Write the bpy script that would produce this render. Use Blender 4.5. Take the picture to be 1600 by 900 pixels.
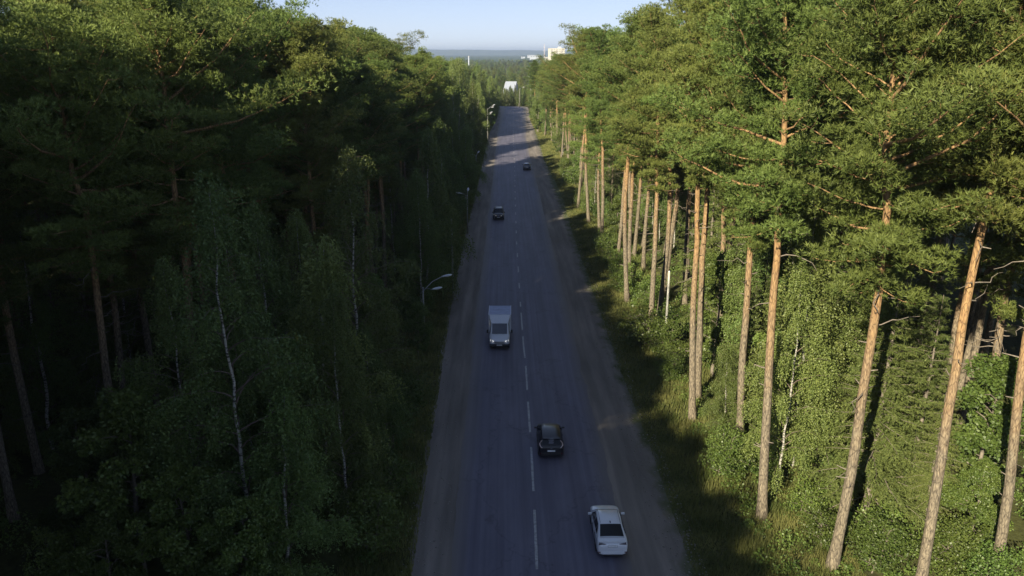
import bpy, bmesh, math, random
import numpy as np
from mathutils import Vector, Matrix, noise

# ------------------------------------------------------------------ camera, world, sun
for o in list(bpy.data.objects):
    bpy.data.objects.remove(o, do_unlink=True)
S = bpy.context.scene
C = S.collection
R = math.radians
CAM_H, PITCH, FPX = 26.5, R(16.36), 1250.0

cd = bpy.data.cameras.new('camera')
cd.sensor_width = 36.0
cd.lens = 36.0 * FPX / 1600.0
cd.clip_start, cd.clip_end = 0.5, 40000
cam = bpy.data.objects.new('camera', cd)
C.objects.link(cam)
cam.location = (0, 0, CAM_H)
cam.rotation_euler = (R(90) - PITCH, 0, 0)
S.camera = cam

SUN_EL, SUN_AZ = R(26.0), R(31.0)        # light travels towards +Y, turned 31 deg towards +X
W = bpy.data.worlds.new('World')
S.world = W
W.use_nodes = True
wn = W.node_tree
bg = wn.nodes['Background']
sky = wn.nodes.new('ShaderNodeTexSky')
sky.sky_type = 'NISHITA'
sky.sun_disc = False
sky.sun_elevation = SUN_EL
sky.sun_rotation = R(180) + SUN_AZ
sky.altitude = 100
sky.air_density, sky.dust_density, sky.ozone_density = 0.6, 0.0, 2.5
# evening air: the model's horizon is far brighter than its zenith; soften that ratio over the whole dome
gm = wn.nodes.new('ShaderNodeGamma'); gm.inputs[1].default_value = 0.55
ml = wn.nodes.new('ShaderNodeMix'); ml.data_type = 'RGBA'; ml.blend_type = 'MULTIPLY'; ml.inputs[0].default_value = 1.0
ml.inputs[7].default_value = (1.31, 1.30, 1.47, 1)
wn.links.new(sky.outputs[0], gm.inputs[0]); wn.links.new(gm.outputs[0], ml.inputs[6])
wn.links.new(ml.outputs[2], bg.inputs[0])
bg.inputs[1].default_value = 0.1

sl = bpy.data.lights.new('sun', 'SUN')
sl.energy = 5.0
sl.angle = R(0.5)
sl.color = (1.0, 0.89, 0.66)
sun = bpy.data.objects.new('sun', sl)
C.objects.link(sun)
sd = Vector((math.sin(SUN_AZ) * math.cos(SUN_EL), math.cos(SUN_AZ) * math.cos(SUN_EL), -math.sin(SUN_EL)))
sun.rotation_euler = sd.to_track_quat('-Z', 'Y').to_euler()
sun.location = (-60, -60, 90)

S.view_settings.view_transform = 'Standard'
S.view_settings.look = 'None'
S.view_settings.exposure = 1.05
S.view_settings.gamma = 1.0
cy = S.cycles
cy.max_bounces = 5
cy.diffuse_bounces = 2
cy.glossy_bounces = 2
cy.transmission_bounces = 3
cy.volume_bounces = 0
cy.transparent_max_bounces = 6
cy.use_denoising = True
cy.sample_clamp_indirect = 4.0
HAZE_DENSITY = 0.00011

# ------------------------------------------------------------------ helpers
def tag(o, label=None, cat=None, group=None, kind=None):
    if label: o['label'] = label
    if cat: o['category'] = cat
    if group: o['group'] = group
    if kind: o['kind'] = kind
    return o

def empty(name, loc=(0, 0, 0), rz=0.0):
    o = bpy.data.objects.new(name, None)
    o.empty_display_size = 0.5
    C.objects.link(o)
    o.location = loc
    o.rotation_euler = (0, 0, rz)
    return o

def link(name, me, parent=None):
    o = bpy.data.objects.new(name, me)
    C.objects.link(o)
    if parent: o.parent = parent
    return o

def mesh_np(name, V, F, mats, attr=None, smooth=False, fmat=None):
    """V (n,3), F (m,k) index array, attr one float per face."""
    V = np.asarray(V, np.float32); F = np.asarray(F, np.int32)
    me = bpy.data.meshes.new(name)
    m, k = F.shape
    me.vertices.add(len(V)); me.vertices.foreach_set('co', V.ravel())
    me.loops.add(m * k); me.loops.foreach_set('vertex_index', F.ravel())
    me.polygons.add(m)
    me.polygons.foreach_set('loop_start', np.arange(0, m * k, k, dtype=np.int32))
    me.polygons.foreach_set('loop_total', np.full(m, k, np.int32))
    if smooth: me.polygons.foreach_set('use_smooth', np.ones(m, bool))
    if fmat is not None: me.polygons.foreach_set('material_index', np.asarray(fmat, np.int32))
    me.update(calc_edges=True)
    if attr is not None:
        a = me.attributes.new('vary', 'FLOAT', 'FACE')
        a.data.foreach_set('value', np.asarray(attr, np.float32))
    for mt in (mats if isinstance(mats, (list, tuple)) else [mats]):
        me.materials.append(mt)
    return me

def ground_at(px, py, z=0.0):
    """world X, Y of the photograph's pixel on the level z"""
    a = PITCH + math.atan((py - 450.0) / FPX)
    Y = (CAM_H - z) / math.tan(a)
    Z = Y * math.cos(PITCH) + (CAM_H - z) * math.sin(PITCH)
    return (px - 800.0) / FPX * Z, Y

def sstep(a, b, x):
    t = min(1.0, max(0.0, (x - a) / (b - a)))
    return t * t * (3 - 2 * t)

def zg(x, y):
    """height of the ground"""
    z = -15.0 * sstep(405, 640, y)
    return z

# ------------------------------------------------------------------ materials
def new_mat(name):
    m = bpy.data.materials.new(name)
    m.use_nodes = True
    nt = m.node_tree
    b = nt.nodes['Principled BSDF']
    return m, nt, b

def simple(name, col, rough=0.5, metal=0.0, spec=0.5, coat=0.0, noise_amt=0.0, nscale=20.0, emit=0.0):
    m, nt, b = new_mat(name)
    b.inputs['Base Color'].default_value = (*col, 1)
    b.inputs['Roughness'].default_value = rough
    b.inputs['Metallic'].default_value = metal
    b.inputs['Specular IOR Level'].default_value = spec
    b.inputs['Coat Weight'].default_value = coat
    b.inputs['Coat Roughness'].default_value = 0.05
    if emit:
        b.inputs['Emission Color'].default_value = (1, 0.97, 0.9, 1)
        b.inputs['Emission Strength'].default_value = emit
    if noise_amt:
        tc = nt.nodes.new('ShaderNodeTexCoord')
        n = nt.nodes.new('ShaderNodeTexNoise'); n.inputs['Scale'].default_value = nscale
        n.inputs['Detail'].default_value = 5
        r = nt.nodes.new('ShaderNodeValToRGB')
        r.color_ramp.elements[0].position = 0.3; r.color_ramp.elements[1].position = 0.7
        r.color_ramp.elements[0].color = (*[c * (1 - noise_amt) for c in col], 1)
        r.color_ramp.elements[1].color = (*[min(1, c * (1 + noise_amt)) for c in col], 1)
        nt.links.new(tc.outputs['Object'], n.inputs['Vector'])
        nt.links.new(n.outputs['Fac'], r.inputs['Fac'])
        nt.links.new(r.outputs['Color'], b.inputs['Base Color'])
    return m

def foliage(name, dark, light, trans=0.3, rough=0.6, hue_spread=0.03, spec=0.25):
    m, nt, b = new_mat(name)
    N, L = nt.nodes, nt.links
    at = N.new('ShaderNodeAttribute'); at.attribute_name = 'vary'
    oi = N.new('ShaderNodeObjectInfo')
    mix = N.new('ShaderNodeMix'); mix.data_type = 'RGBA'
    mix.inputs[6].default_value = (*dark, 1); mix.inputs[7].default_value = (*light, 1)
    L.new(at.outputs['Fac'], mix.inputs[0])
    hs = N.new('ShaderNodeHueSaturation')
    h = N.new('ShaderNodeMapRange'); h.inputs[3].default_value = 0.5 - hue_spread; h.inputs[4].default_value = 0.5 + hue_spread * 0.6
    v = N.new('ShaderNodeMapRange'); v.inputs[3].default_value = 0.68; v.inputs[4].default_value = 1.32
    mul = N.new('ShaderNodeMath'); mul.operation = 'MULTIPLY'; mul.inputs[1].default_value = 7.31
    fr = N.new('ShaderNodeMath'); fr.operation = 'FRACT'
    L.new(oi.outputs['Random'], h.inputs[0]); L.new(oi.outputs['Random'], mul.inputs[0])
    L.new(mul.outputs[0], fr.inputs[0]); L.new(fr.outputs[0], v.inputs[0])
    L.new(h.outputs[0], hs.inputs['Hue']); L.new(v.outputs[0], hs.inputs['Value'])
    L.new(mix.outputs[2], hs.inputs['Color'])
    L.new(hs.outputs[0], b.inputs['Base Color'])
    b.inputs['Roughness'].default_value = rough
    b.inputs['Specular IOR Level'].default_value = spec
    tr = N.new('ShaderNodeBsdfTranslucent'); L.new(hs.outputs[0], tr.inputs['Color'])
    ms = N.new('ShaderNodeMixShader'); ms.inputs[0].default_value = trans
    out = N['Material Output']
    L.new(b.outputs[0], ms.inputs[1]); L.new(tr.outputs[0], ms.inputs[2]); L.new(ms.outputs[0], out.inputs['Surface'])
    return m

M = {}
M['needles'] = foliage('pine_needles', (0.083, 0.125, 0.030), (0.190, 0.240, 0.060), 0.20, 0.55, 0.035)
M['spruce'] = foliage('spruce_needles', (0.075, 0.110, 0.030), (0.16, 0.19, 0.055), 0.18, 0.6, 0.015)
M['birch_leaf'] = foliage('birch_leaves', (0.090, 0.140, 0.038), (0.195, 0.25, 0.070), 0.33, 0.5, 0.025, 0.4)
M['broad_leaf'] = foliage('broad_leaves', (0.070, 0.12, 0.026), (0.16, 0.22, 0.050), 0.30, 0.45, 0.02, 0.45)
M['grass_blade'] = foliage('grass_blades', (0.055, 0.085, 0.02), (0.24, 0.235, 0.08), 0.35, 0.6, 0.0)
M['dead_wood'] = simple('dead_wood', (0.20, 0.17, 0.14), 0.9, noise_amt=0.3, nscale=9)

def pine_bark():
    m, nt, b = new_mat('pine_bark')
    N, L = nt.nodes, nt.links
    tc = N.new('ShaderNodeTexCoord')
    sx = N.new('ShaderNodeSeparateXYZ'); L.new(tc.outputs['Object'], sx.inputs[0])
    n0 = N.new('ShaderNodeTexNoise'); n0.inputs['Scale'].default_value = 0.9; n0.inputs['Detail'].default_value = 3
    L.new(tc.outputs['Object'], n0.inputs['Vector'])
    ad = N.new('ShaderNodeMath'); ad.operation = 'MULTIPLY_ADD'; ad.inputs[1].default_value = 7.0
    L.new(n0.outputs['Fac'], ad.inputs[0]); L.new(sx.outputs['Z'], ad.inputs[2])
    mr = N.new('ShaderNodeMapRange'); mr.inputs[1].default_value = 10.0; mr.inputs[2].default_value = 17.5
    L.new(ad.outputs[0], mr.inputs[0])
    mp = N.new('ShaderNodeMapping'); mp.inputs['Scale'].default_value = (5.5, 5.5, 1.5)
    L.new(tc.outputs['Object'], mp.inputs[0])
    v = N.new('ShaderNodeTexVoronoi'); v.inputs['Scale'].default_value = 1.3; v.feature = 'DISTANCE_TO_EDGE'
    L.new(mp.outputs[0], v.inputs['Vector'])
    n1 = N.new('ShaderNodeTexNoise'); n1.inputs['Scale'].default_value = 3.0; n1.inputs['Detail'].default_value = 6
    L.new(mp.outputs[0], n1.inputs['Vector'])
    lo = N.new('ShaderNodeValToRGB'); lo.color_ramp.elements[0].color = (0.075, 0.06, 0.048, 1); lo.color_ramp.elements[1].color = (0.30, 0.25, 0.175, 1)
    hi = N.new('ShaderNodeValToRGB'); hi.color_ramp.elements[0].color = (0.20, 0.11, 0.055, 1); hi.color_ramp.elements[1].color = (0.43, 0.275, 0.125, 1)
    for r in (lo, hi):
        r.color_ramp.elements[0].position = 0.3; r.color_ramp.elements[1].position = 0.7
        L.new(n1.outputs['Fac'], r.inputs['Fac'])
    mix = N.new('ShaderNodeMix'); mix.data_type = 'RGBA'
    L.new(mr.outputs[0], mix.inputs[0]); L.new(lo.outputs[0], mix.inputs[6]); L.new(hi.outputs[0], mix.inputs[7])
    crack = N.new('ShaderNodeMapRange'); crack.inputs[1].default_value = 0.0; crack.inputs[2].default_value = 0.09
    crack.inputs[3].default_value = 0.42; crack.inputs[4].default_value = 1.0
    L.new(v.outputs['Distance'], crack.inputs[0])
    mu = N.new('ShaderNodeMix'); mu.data_type = 'RGBA'; mu.blend_type = 'MULTIPLY'; mu.inputs[0].default_value = 1
    L.new(mix.outputs[2], mu.inputs[6]); L.new(crack.outputs[0], mu.inputs[7])
    L.new(mu.outputs[2], b.inputs['Base Color'])
    b.inputs['Roughness'].default_value = 0.95
    bp = N.new('ShaderNodeBump'); bp.inputs['Strength'].default_value = 0.7; bp.inputs['Distance'].default_value = 0.05
    L.new(v.outputs['Distance'], bp.inputs['Height']); L.new(bp.outputs[0], b.inputs['Normal'])
    return m

def birch_bark():
    m, nt, b = new_mat('birch_bark')
    N, L = nt.nodes, nt.links
    tc = N.new('ShaderNodeTexCoord')
    mp = N.new('ShaderNodeMapping'); mp.inputs['Scale'].default_value = (2, 2, 7)
    L.new(tc.outputs['Object'], mp.inputs[0])
    n = N.new('ShaderNodeTexNoise'); n.inputs['Scale'].default_value = 1.6; n.inputs['Detail'].default_value = 6
    L.new(mp.outputs[0], n.inputs['Vector'])
    r = N.new('ShaderNodeValToRGB')
    r.color_ramp.elements[0].position = 0.38; r.color_ramp.elements[0].color = (0.05, 0.045, 0.04, 1)
    r.color_ramp.elements[1].position = 0.52; r.color_ramp.elements[1].color = (0.42, 0.40, 0.36, 1)
    L.new(n.outputs['Fac'], r.inputs['Fac']); L.new(r.outputs[0], b.inputs['Base Color'])
    b.inputs['Roughness'].default_value = 0.75
    return m

M['pine_bark'] = pine_bark()
M['birch_bark'] = birch_bark()
M['twig'] = simple('birch_twig', (0.16, 0.12, 0.10), 0.9)
M['grey_bark'] = simple('grey_bark', (0.17, 0.145, 0.115), 0.95, noise_amt=0.4, nscale=6)

def ground_mat():
    m, nt, b = new_mat('forest_floor')
    N, L = nt.nodes, nt.links
    tc = N.new('ShaderNodeTexCoord')
    n1 = N.new('ShaderNodeTexNoise'); n1.inputs['Scale'].default_value = 0.23; n1.inputs['Detail'].default_value = 9
    n2 = N.new('ShaderNodeTexNoise'); n2.inputs['Scale'].default_value = 3.1; n2.inputs['Detail'].default_value = 8
    nf = N.new('ShaderNodeTexNoise'); nf.inputs['Scale'].default_value = 0.012; nf.inputs['Detail'].default_value = 10; nf.inputs['Roughness'].default_value = 0.7
    for n in (n1, n2, nf): L.new(tc.outputs['Object'], n.inputs['Vector'])
    r1 = N.new('ShaderNodeValToRGB')
    r1.color_ramp.elements[0].position = 0.35; r1.color_ramp.elements[0].color = (0.035, 0.045, 0.018, 1)
    r1.color_ramp.elements[1].position = 0.62; r1.color_ramp.elements[1].color = (0.085, 0.105, 0.03, 1)
    L.new(n1.outputs['Fac'], r1.inputs['Fac'])
    r2 = N.new('ShaderNodeValToRGB')
    r2.color_ramp.elements[0].position = 0.35; r2.color_ramp.elements[0].color = (0.05, 0.04, 0.025, 1)
    r2.color_ramp.elements[1].position = 0.7; r2.color_ramp.elements[1].color = (0.11, 0.11, 0.045, 1)
    L.new(n2.outputs['Fac'], r2.inputs['Fac'])
    mx = N.new('ShaderNodeMix'); mx.data_type = 'RGBA'; mx.inputs[0].default_value = 0.5
    L.new(r1.outputs[0], mx.inputs[6]); L.new(r2.outputs[0], mx.inputs[7])
    rf = N.new('ShaderNodeValToRGB')
    rf.color_ramp.elements[0].position = 0.35; rf.color_ramp.elements[0].color = (0.03, 0.055, 0.018, 1)
    rf.color_ramp.elements[1].position = 0.68; rf.color_ramp.elements[1].color = (0.075, 0.11, 0.032, 1)
    L.new(nf.outputs['Fac'], rf.inputs['Fac'])
    sx = N.new('ShaderNodeSeparateXYZ'); L.new(tc.outputs['Object'], sx.inputs[0])
    mr = N.new('ShaderNodeMapRange'); mr.inputs[1].default_value = 900; mr.inputs[2].default_value = 1800
    L.new(sx.outputs['Y'], mr.inputs[0])
    mf = N.new('ShaderNodeMix'); mf.data_type = 'RGBA'
    L.new(mr.outputs[0], mf.inputs[0]); L.new(mx.outputs[2], mf.inputs[6]); L.new(rf.outputs[0], mf.inputs[7])
    L.new(mf.outputs[2], b.inputs['Base Color'])
    b.inputs['Roughness'].default_value = 1.0
    b.inputs['Specular IOR Level'].default_value = 0.1
    bp = N.new('ShaderNodeBump'); bp.inputs['Strength'].default_value = 0.6; bp.inputs['Distance'].default_value = 0.1
    L.new(n2.outputs['Fac'], bp.inputs['Height']); L.new(bp.outputs[0], b.inputs['Normal'])
    return m
M['ground'] = ground_mat()
M['far_wood'] = foliage('far_wood', (0.03, 0.06, 0.02), (0.07, 0.10, 0.03), 0.0)

def road_mat(kind):
    """UV: u across in metres from the middle, v along in metres"""
    m, nt, b = new_mat(kind)
    N, L = nt.nodes, nt.links
    uv = N.new('ShaderNodeUVMap')
    sx = N.new('ShaderNodeSeparateXYZ'); L.new(uv.outputs[0], sx.inputs[0])
    def nz(scale, vec, detail=6, rough=0.55):
        mp = N.new('ShaderNodeMapping'); mp.inputs['Scale'].default_value = scale
        L.new(uv.outputs[0], mp.inputs[0])
        n = N.new('ShaderNodeTexNoise'); n.inputs['Scale'].default_value = 1; n.inputs['Detail'].default_value = detail
        n.inputs['Roughness'].default_value = rough
        L.new(mp.outputs[0], n.inputs['Vector'])
        return n.outputs['Fac']
    def ramp(f, a, ca, c, cc):
        r = N.new('ShaderNodeValToRGB')
        r.color_ramp.elements[0].position = a; r.color_ramp.elements[0].color = (*ca, 1)
        r.color_ramp.elements[1].position = c; r.color_ramp.elements[1].color = (*cc, 1)
        L.new(f, r.inputs['Fac'])
        return r.outputs[0]
    def mixc(f, a, c, mode='MIX'):
        x = N.new('ShaderNodeMix'); x.data_type = 'RGBA'; x.blend_type = mode
        if isinstance(f, float): x.inputs[0].default_value = f
        else: L.new(f, x.inputs[0])
        L.new(a, x.inputs[6]); L.new(c, x.inputs[7])
        return x.outputs[2]
    fine = nz((28, 28, 1), 0, 3)
    if kind == 'asphalt':
        base = ramp(nz((0.9, 0.07, 1), 0), 0.3, (0.100, 0.096, 0.132), 0.7, (0.142, 0.137, 0.184))  # blue-violet tint of the shade is put into the base colour
        streak = ramp(nz((3.2, 0.02, 1), 0, 4), 0.35, (0.80,) * 3, 0.7, (1.18,) * 3)
        c = mixc(0.8, base, streak, 'MULTIPLY')
        patch = ramp(nz((0.35, 0.12, 1), 0, 8, 0.7), 0.45, (1.0,) * 3, 0.72, (1.35, 1.32, 1.28))
        c = mixc(0.7, c, patch, 'MULTIPLY')
        grain = ramp(fine, 0.3, (0.8,) * 3, 0.7, (1.2,) * 3)
        c = mixc(0.6, c, grain, 'MULTIPLY')
        # tar sealed cracks
        vo = N.new('ShaderNodeTexVoronoi'); vo.feature = 'DISTANCE_TO_EDGE'
        mp = N.new('ShaderNodeMapping'); mp.inputs['Scale'].default_value = (0.16, 0.075, 1)
        ds = N.new('ShaderNodeMix'); ds.data_type = 'RGBA'; ds.blend_type = 'ADD'; ds.inputs[0].default_value = 0.35
        nn = N.new('ShaderNodeTexNoise'); nn.inputs['Scale'].default_value = 0.9; nn.inputs['Detail'].default_value = 6
        L.new(uv.outputs[0], nn.inputs['Vector'])
        L.new(uv.outputs[0], mp.inputs[0]); L.new(mp.outputs[0], ds.inputs[6]); L.new(nn.outputs['Color'], ds.inputs[7])
        L.new(ds.outputs[2], vo.inputs['Vector']); vo.inputs['Scale'].default_value = 1
        cr = ramp(vo.outputs['Distance'], 0.002, (0.72,) * 3, 0.010, (1,) * 3)
        c = mixc(1.0, c, cr, 'MULTIPLY')
        # dust blown in from the shoulders
        ab = N.new('ShaderNodeMath'); ab.operation = 'ABSOLUTE'; L.new(sx.outputs['X'], ab.inputs[0])
        ad = N.new('ShaderNodeMath'); ad.operation = 'MULTIPLY_ADD'; ad.inputs[1].default_value = 1.9
        L.new(nz((0.5, 0.06, 1), 0, 7), ad.inputs[0]); L.new(ab.outputs[0], ad.inputs[2])
        mr = N.new('ShaderNodeMapRange'); mr.inputs[1].default_value = 4.7; mr.inputs[2].default_value = 6.1
        L.new(ad.outputs[0], mr.inputs[0])
        dust = ramp(fine, 0.3, (0.14, 0.124, 0.115), 0.7, (0.19, 0.17, 0.155))
        c = mixc(mr.outputs[0], c, dust)
        rough = 0.62
    else:
        base = ramp(nz((0.7, 0.10, 1), 0, 8), 0.3, (0.160, 0.142, 0.128), 0.7, (0.26, 0.23, 0.205))
        worn = ramp(nz((1.4, 0.05, 1), 0, 6), 0.4, (0.75,) * 3, 0.65, (1.1,) * 3)
        c = mixc(0.8, base, worn, 'MULTIPLY')
        grain = ramp(fine, 0.3, (0.78,) * 3, 0.7, (1.25,) * 3)
        c = mixc(0.8, c, grain, 'MULTIPLY')
        # tufts of green creeping in at the outer edge
        ab = N.new('ShaderNodeMath'); ab.operation = 'ABSOLUTE'; L.new(sx.outputs['X'], ab.inputs[0])
        ad = N.new('ShaderNodeMath'); ad.operation = 'MULTIPLY_ADD'; ad.inputs[1].default_value = 3.0
        L.new(nz((0.8, 0.5, 1), 0, 8), ad.inputs[0]); L.new(ab.outputs[0], ad.inputs[2])
        mr = N.new('ShaderNodeMapRange'); mr.inputs[1].default_value = 9.0; mr.inputs[2].default_value = 9.9
        L.new(ad.outputs[0], mr.inputs[0])
        gr = ramp(fine, 0.3, (0.04, 0.05, 0.02), 0.7, (0.09, 0.11, 0.035))
        c = mixc(mr.outputs[0], c, gr)
        rough = 0.95
    L.new(c, b.inputs['Base Color'])
    b.inputs['Roughness'].default_value = rough
    b.inputs['Specular IOR Level'].default_value = 0.35
    bp = N.new('ShaderNodeBump'); bp.inputs['Strength'].default_value = 0.25; bp.inputs['Distance'].default_value = 0.02
    L.new(fine, bp.inputs['Height']); L.new(bp.outputs[0], b.inputs['Normal'])
    return m
M['asphalt'] = road_mat('asphalt')
M['dirt'] = road_mat('dirt_shoulder')
M['line'] = simple('worn_line_paint', (0.36, 0.36, 0.36), 0.7, noise_amt=0.45, nscale=5)

# ------------------------------------------------------------------ terrain, road
def terrain():
    ys = sorted(set(list(range(-160, 700, 12)) + [int(700 * 1.16 ** k) for k in range(0, 22)] + [-1500, -600, -300]))
    xs = [s * v for v in (0, 12, 24, 36, 60, 90, 140, 220, 340, 520, 800, 1200, 1900, 3000, 5000, 8000, 13000) for s in (1, -1)]
    xs = sorted(set(xs))
    V = [(x, y, zg(x, y)) for y in ys for x in xs]
    nx = len(xs)
    F = [(j * nx + i, j * nx + i + 1, (j + 1) * nx + i + 1, (j + 1) * nx + i) for j in range(len(ys) - 1) for i in range(nx - 1)]
    o = link('ground', mesh_np('ground', V, F, M['ground']))
    tag(o, 'forest floor and far plain reaching to the horizon', kind='structure')
terrain()

def hills():
    # long low ridge on the horizon
    V, F = [], []
    n = 160
    for i in range(n):
        a = R(-38 + 76 * i / (n - 1))
        ph = math.degrees(a)
        crest = 74 - 1.7 * (ph + 6.5) if ph > -12 else 84
        crest = max(18, min(88, crest)) + 5 * noise.noise((ph * 0.55, 0, 0)) + 2.5 * noise.noise((ph * 2.3, 5, 0))
        for rr, zz in ((9200, -15.5), (10400, 8 + crest * 0.35), (11600, crest + 4), (12600, crest * 1.0), (14500, -15.5)):
            V.append((math.sin(a) * rr, math.cos(a) * rr, zz))
    for i in range(n - 1):
        for k in range(4):
            F.append((i * 5 + k, (i + 1) * 5 + k, (i + 1) * 5 + k + 1, i * 5 + k + 1))
    o = link('hills', mesh_np('hills', V, F, M['far_wood'], attr=np.random.RandomState(1).rand(len(F)), smooth=True))
    tag(o, 'low wooded ridge along the horizon', kind='structure')
hills()

EDGE = [  # y pixel : left shoulder, left asphalt, right asphalt, right shoulder
    (890, 640, 705, 987, 1090), (700, 668, 722, 942, 1023), (580, 687, 735, 909, 975), (480, 702, 745, 888, 940),
    (380, 722, 758, 862, 903), (300, 743, 768, 842, 878), (250, 754, 773, 829, 852), (222, 760, 776, 823, 844),
    (205, 765, 778, 822, 838), (190, 774, 780, 822, 830), (168, 781, 784, 822, 825)]
edge_w = []
for row in EDGE:
    Y = ground_at(800, row[0])[1]
    edge_w.append((Y, *[ground_at(p, row[0])[0] for p in row[1:]]))
e0 = edge_w[0]
edge_w = [(-150, -9.0, -3.6, 7.2, 10.6)] + [(10, e0[1] - .3, e0[2], e0[3], e0[4])] + edge_w
EY = np.array([e[0] for e in edge_w])
EX = np.array([e[1:] for e in edge_w])
Y_BEND = EY[-1]

def road_row(s):
    """for the distance s along the road: the four edge points (x, y)"""
    if s <= Y_BEND:
        return [(float(np.interp(s, EY, EX[:, k])), s) for k in range(4)]
    d = s - Y_BEND                                       # bend to the left, downhill
    ang = min(d / 40.0, 1.15)
    rad = 40.0
    cx = EX[-1].mean() - rad
    x0 = EX[-1].mean()
    px = cx + rad * math.cos(ang) - max(0, d - 1.15 * rad) * math.sin(ang)
    py = Y_BEND + rad * math.sin(ang) + max(0, d - 1.15 * rad) * math.cos(ang)
    nx, ny = math.cos(ang), math.sin(ang)
    return [(px + nx * (EX[-1][k] - x0), py + ny * (EX[-1][k] - x0)) for k in range(4)]

def centre_x(y):
    y = min(y, Y_BEND)
    return float(np.interp(y, EY, (EX[:, 1] + EX[:, 2]) / 2))

def strip(name, mat, k0, k1, dz, jit, nx=7):
    rs = random.Random(5)
    ss = list(np.arange(-150, 20, 4)) + list(np.arange(20, 120, 0.5)) + list(np.arange(120, 560, 1.5))
    V, UV = [], []
    ph = rs.random() * 50
    for s in ss:
        rw = road_row(s)
        a, c = rw[k0], rw[k1]
        ja = jit * (noise.noise((s * 0.35, ph, 0)) + 0.5 * noise.noise((s * 1.7, ph, 3)))
        jc = jit * (noise.noise((s * 0.35, ph, 9)) + 0.5 * noise.noise((s * 1.7, ph, 7)))
        for i in range(nx + 1):
            t = i / nx
            x = a[0] + (c[0] - a[0]) * t; y = a[1] + (c[1] - a[1]) * t
            if i == 0: x += ja
            if i == nx: x += jc
            V.append((x, y, zg(x, y) + dz))
            UV.append((x - (road_row(s)[1][0] + road_row(s)[2][0]) / 2, s))
    F = [(j * (nx + 1) + i, j * (nx + 1) + i + 1, (j + 1) * (nx + 1) + i + 1, (j + 1) * (nx + 1) + i)
         for j in range(len(ss) - 1) for i in range(nx)]
    me = mesh_np(name, V, F, mat)
    uvl = me.uv_layers.new(name='UVMap')
    UV = np.array(UV, np.float32)
    uvl.data.foreach_set('uv', UV[np.array(F).ravel()].ravel())
    return link(name, me)
sh = tag(strip('dirt_shoulder', M['dirt'], 0, 3, 0.012, 0.5), 'sandy dirt shoulders on both sides of the asphalt', kind='structure')
rd = tag(strip('road', M['asphalt'], 1, 2, 0.020, 0.22), 'long straight two lane asphalt road through the forest', kind='structure')

DASH_PX = [(890, 797), (768, 699), (676, 628), (610, 572), (559.5, 525.5), (516, 489), (479.5, 472), (451, 442.6), (425.5, 417), (402, 396)]
LINE = [(900, 840), (890, 839), (795, 835), (700, 830), (628, 825), (572, 821.5), (540, 818), (473, 813), (375, 807), (310, 805), (262, 804), (210, 802), (168, 803)]
LY = np.array([ground_at(p, y)[1] for y, p in LINE]); LX = np.array([ground_at(p, y)[0] for y, p in LINE])
o_ = np.argsort(LY); LY, LX = LY[o_], LX[o_]
spans = [(ground_at(800, a)[1], ground_at(800, c)[1]) for a, c in DASH_PX]
yy = spans[-1][1] + 5.4
while yy < 395:
    spans.append((yy, yy + 1.9)); yy += 7.4
spans += [(27.0, 32.6), (19.4, 25.0), (11.8, 17.4)]
for a, c in spans:
    V = []
    n = 5
    for i in range(n + 1):
        y = a + (c - a) * i / n
        x = float(np.interp(y, LY, LX))
        w = 0.075 + 0.008 * math.sin(y * 9)
        V += [(x - w, y, 0.026), (x + w, y, 0.026)]
    F = [(2 * i, 2 * i + 1, 2 * i + 3, 2 * i + 2) for i in range(n)]
    o = link('lane_dash', mesh_np('lane_dash', V, F, M['line']), rd)

# ------------------------------------------------------------------ tree generators
def tube_np(path, radii, sides=7):
    """path (n,3) -> vertices, quads"""
    P = np.asarray(path, float); n = len(P)
    T = np.gradient(P, axis=0); T /= np.linalg.norm(T, axis=1)[:, None] + 1e-9
    ref = np.where(np.abs(T[:, 2:3]) > 0.8, np.array([[1.0, 0, 0]]), np.array([[0, 0, 1.0]]))
    if abs(T[0, 2]) > 0.8 and abs(T[-1, 2]) <= 0.8: ref[:] = (0.3, 0.95, 0)
    U = np.cross(T, ref); U /= np.linalg.norm(U, axis=1)[:, None] + 1e-9
    Wv = np.cross(T, U)
    a = np.arange(sides) * 2 * math.pi / sides
    V = P[:, None, :] + np.asarray(radii)[:, None, None] * (np.cos(a)[None, :, None] * U[:, None, :] + np.sin(a)[None, :, None] * Wv[:, None, :])
    V = V.reshape(-1, 3)
    i = np.arange(n - 1)[:, None] * sides; j = np.arange(sides)[None, :]; j2 = (j + 1) % sides
    F = np.stack([i + j, i + j2, i + sides + j2, i + sides + j], -1).reshape(-1, 4)
    return V, F

class Tubes:
    def __init__(s): s.V, s.F, s.m, s.n = [], [], [], 0
    def add(s, path, radii, sides=7, mat=0):
        V, F = tube_np(path, radii, sides)
        s.V.append(V); s.F.append(F + s.n); s.m.append(np.full(len(F), mat)); s.n += len(V)
    def mesh(s, name, mats):
        return mesh_np(name, np.concatenate(s.V), np.concatenate(s.F), mats, smooth=True, fmat=np.concatenate(s.m))

def unit(v): return v / (np.linalg.norm(v, axis=-1, keepdims=True) + 1e-9)

def limb_path(rs, p0, az, el0, el1, L, n=6, wob=0.14):
    P = [np.array(p0, float)]
    for i in range(n):
        el = el0 + (el1 - el0) * i / (n - 1)
        a = az + rs.normal(0, wob); e = el + rs.normal(0, wob * 0.7)
        P.append(P[-1] + np.array([math.cos(a) * math.cos(e), math.sin(a) * math.cos(e), math.sin(e)]) * L / n)
    return np.array(P)

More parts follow.
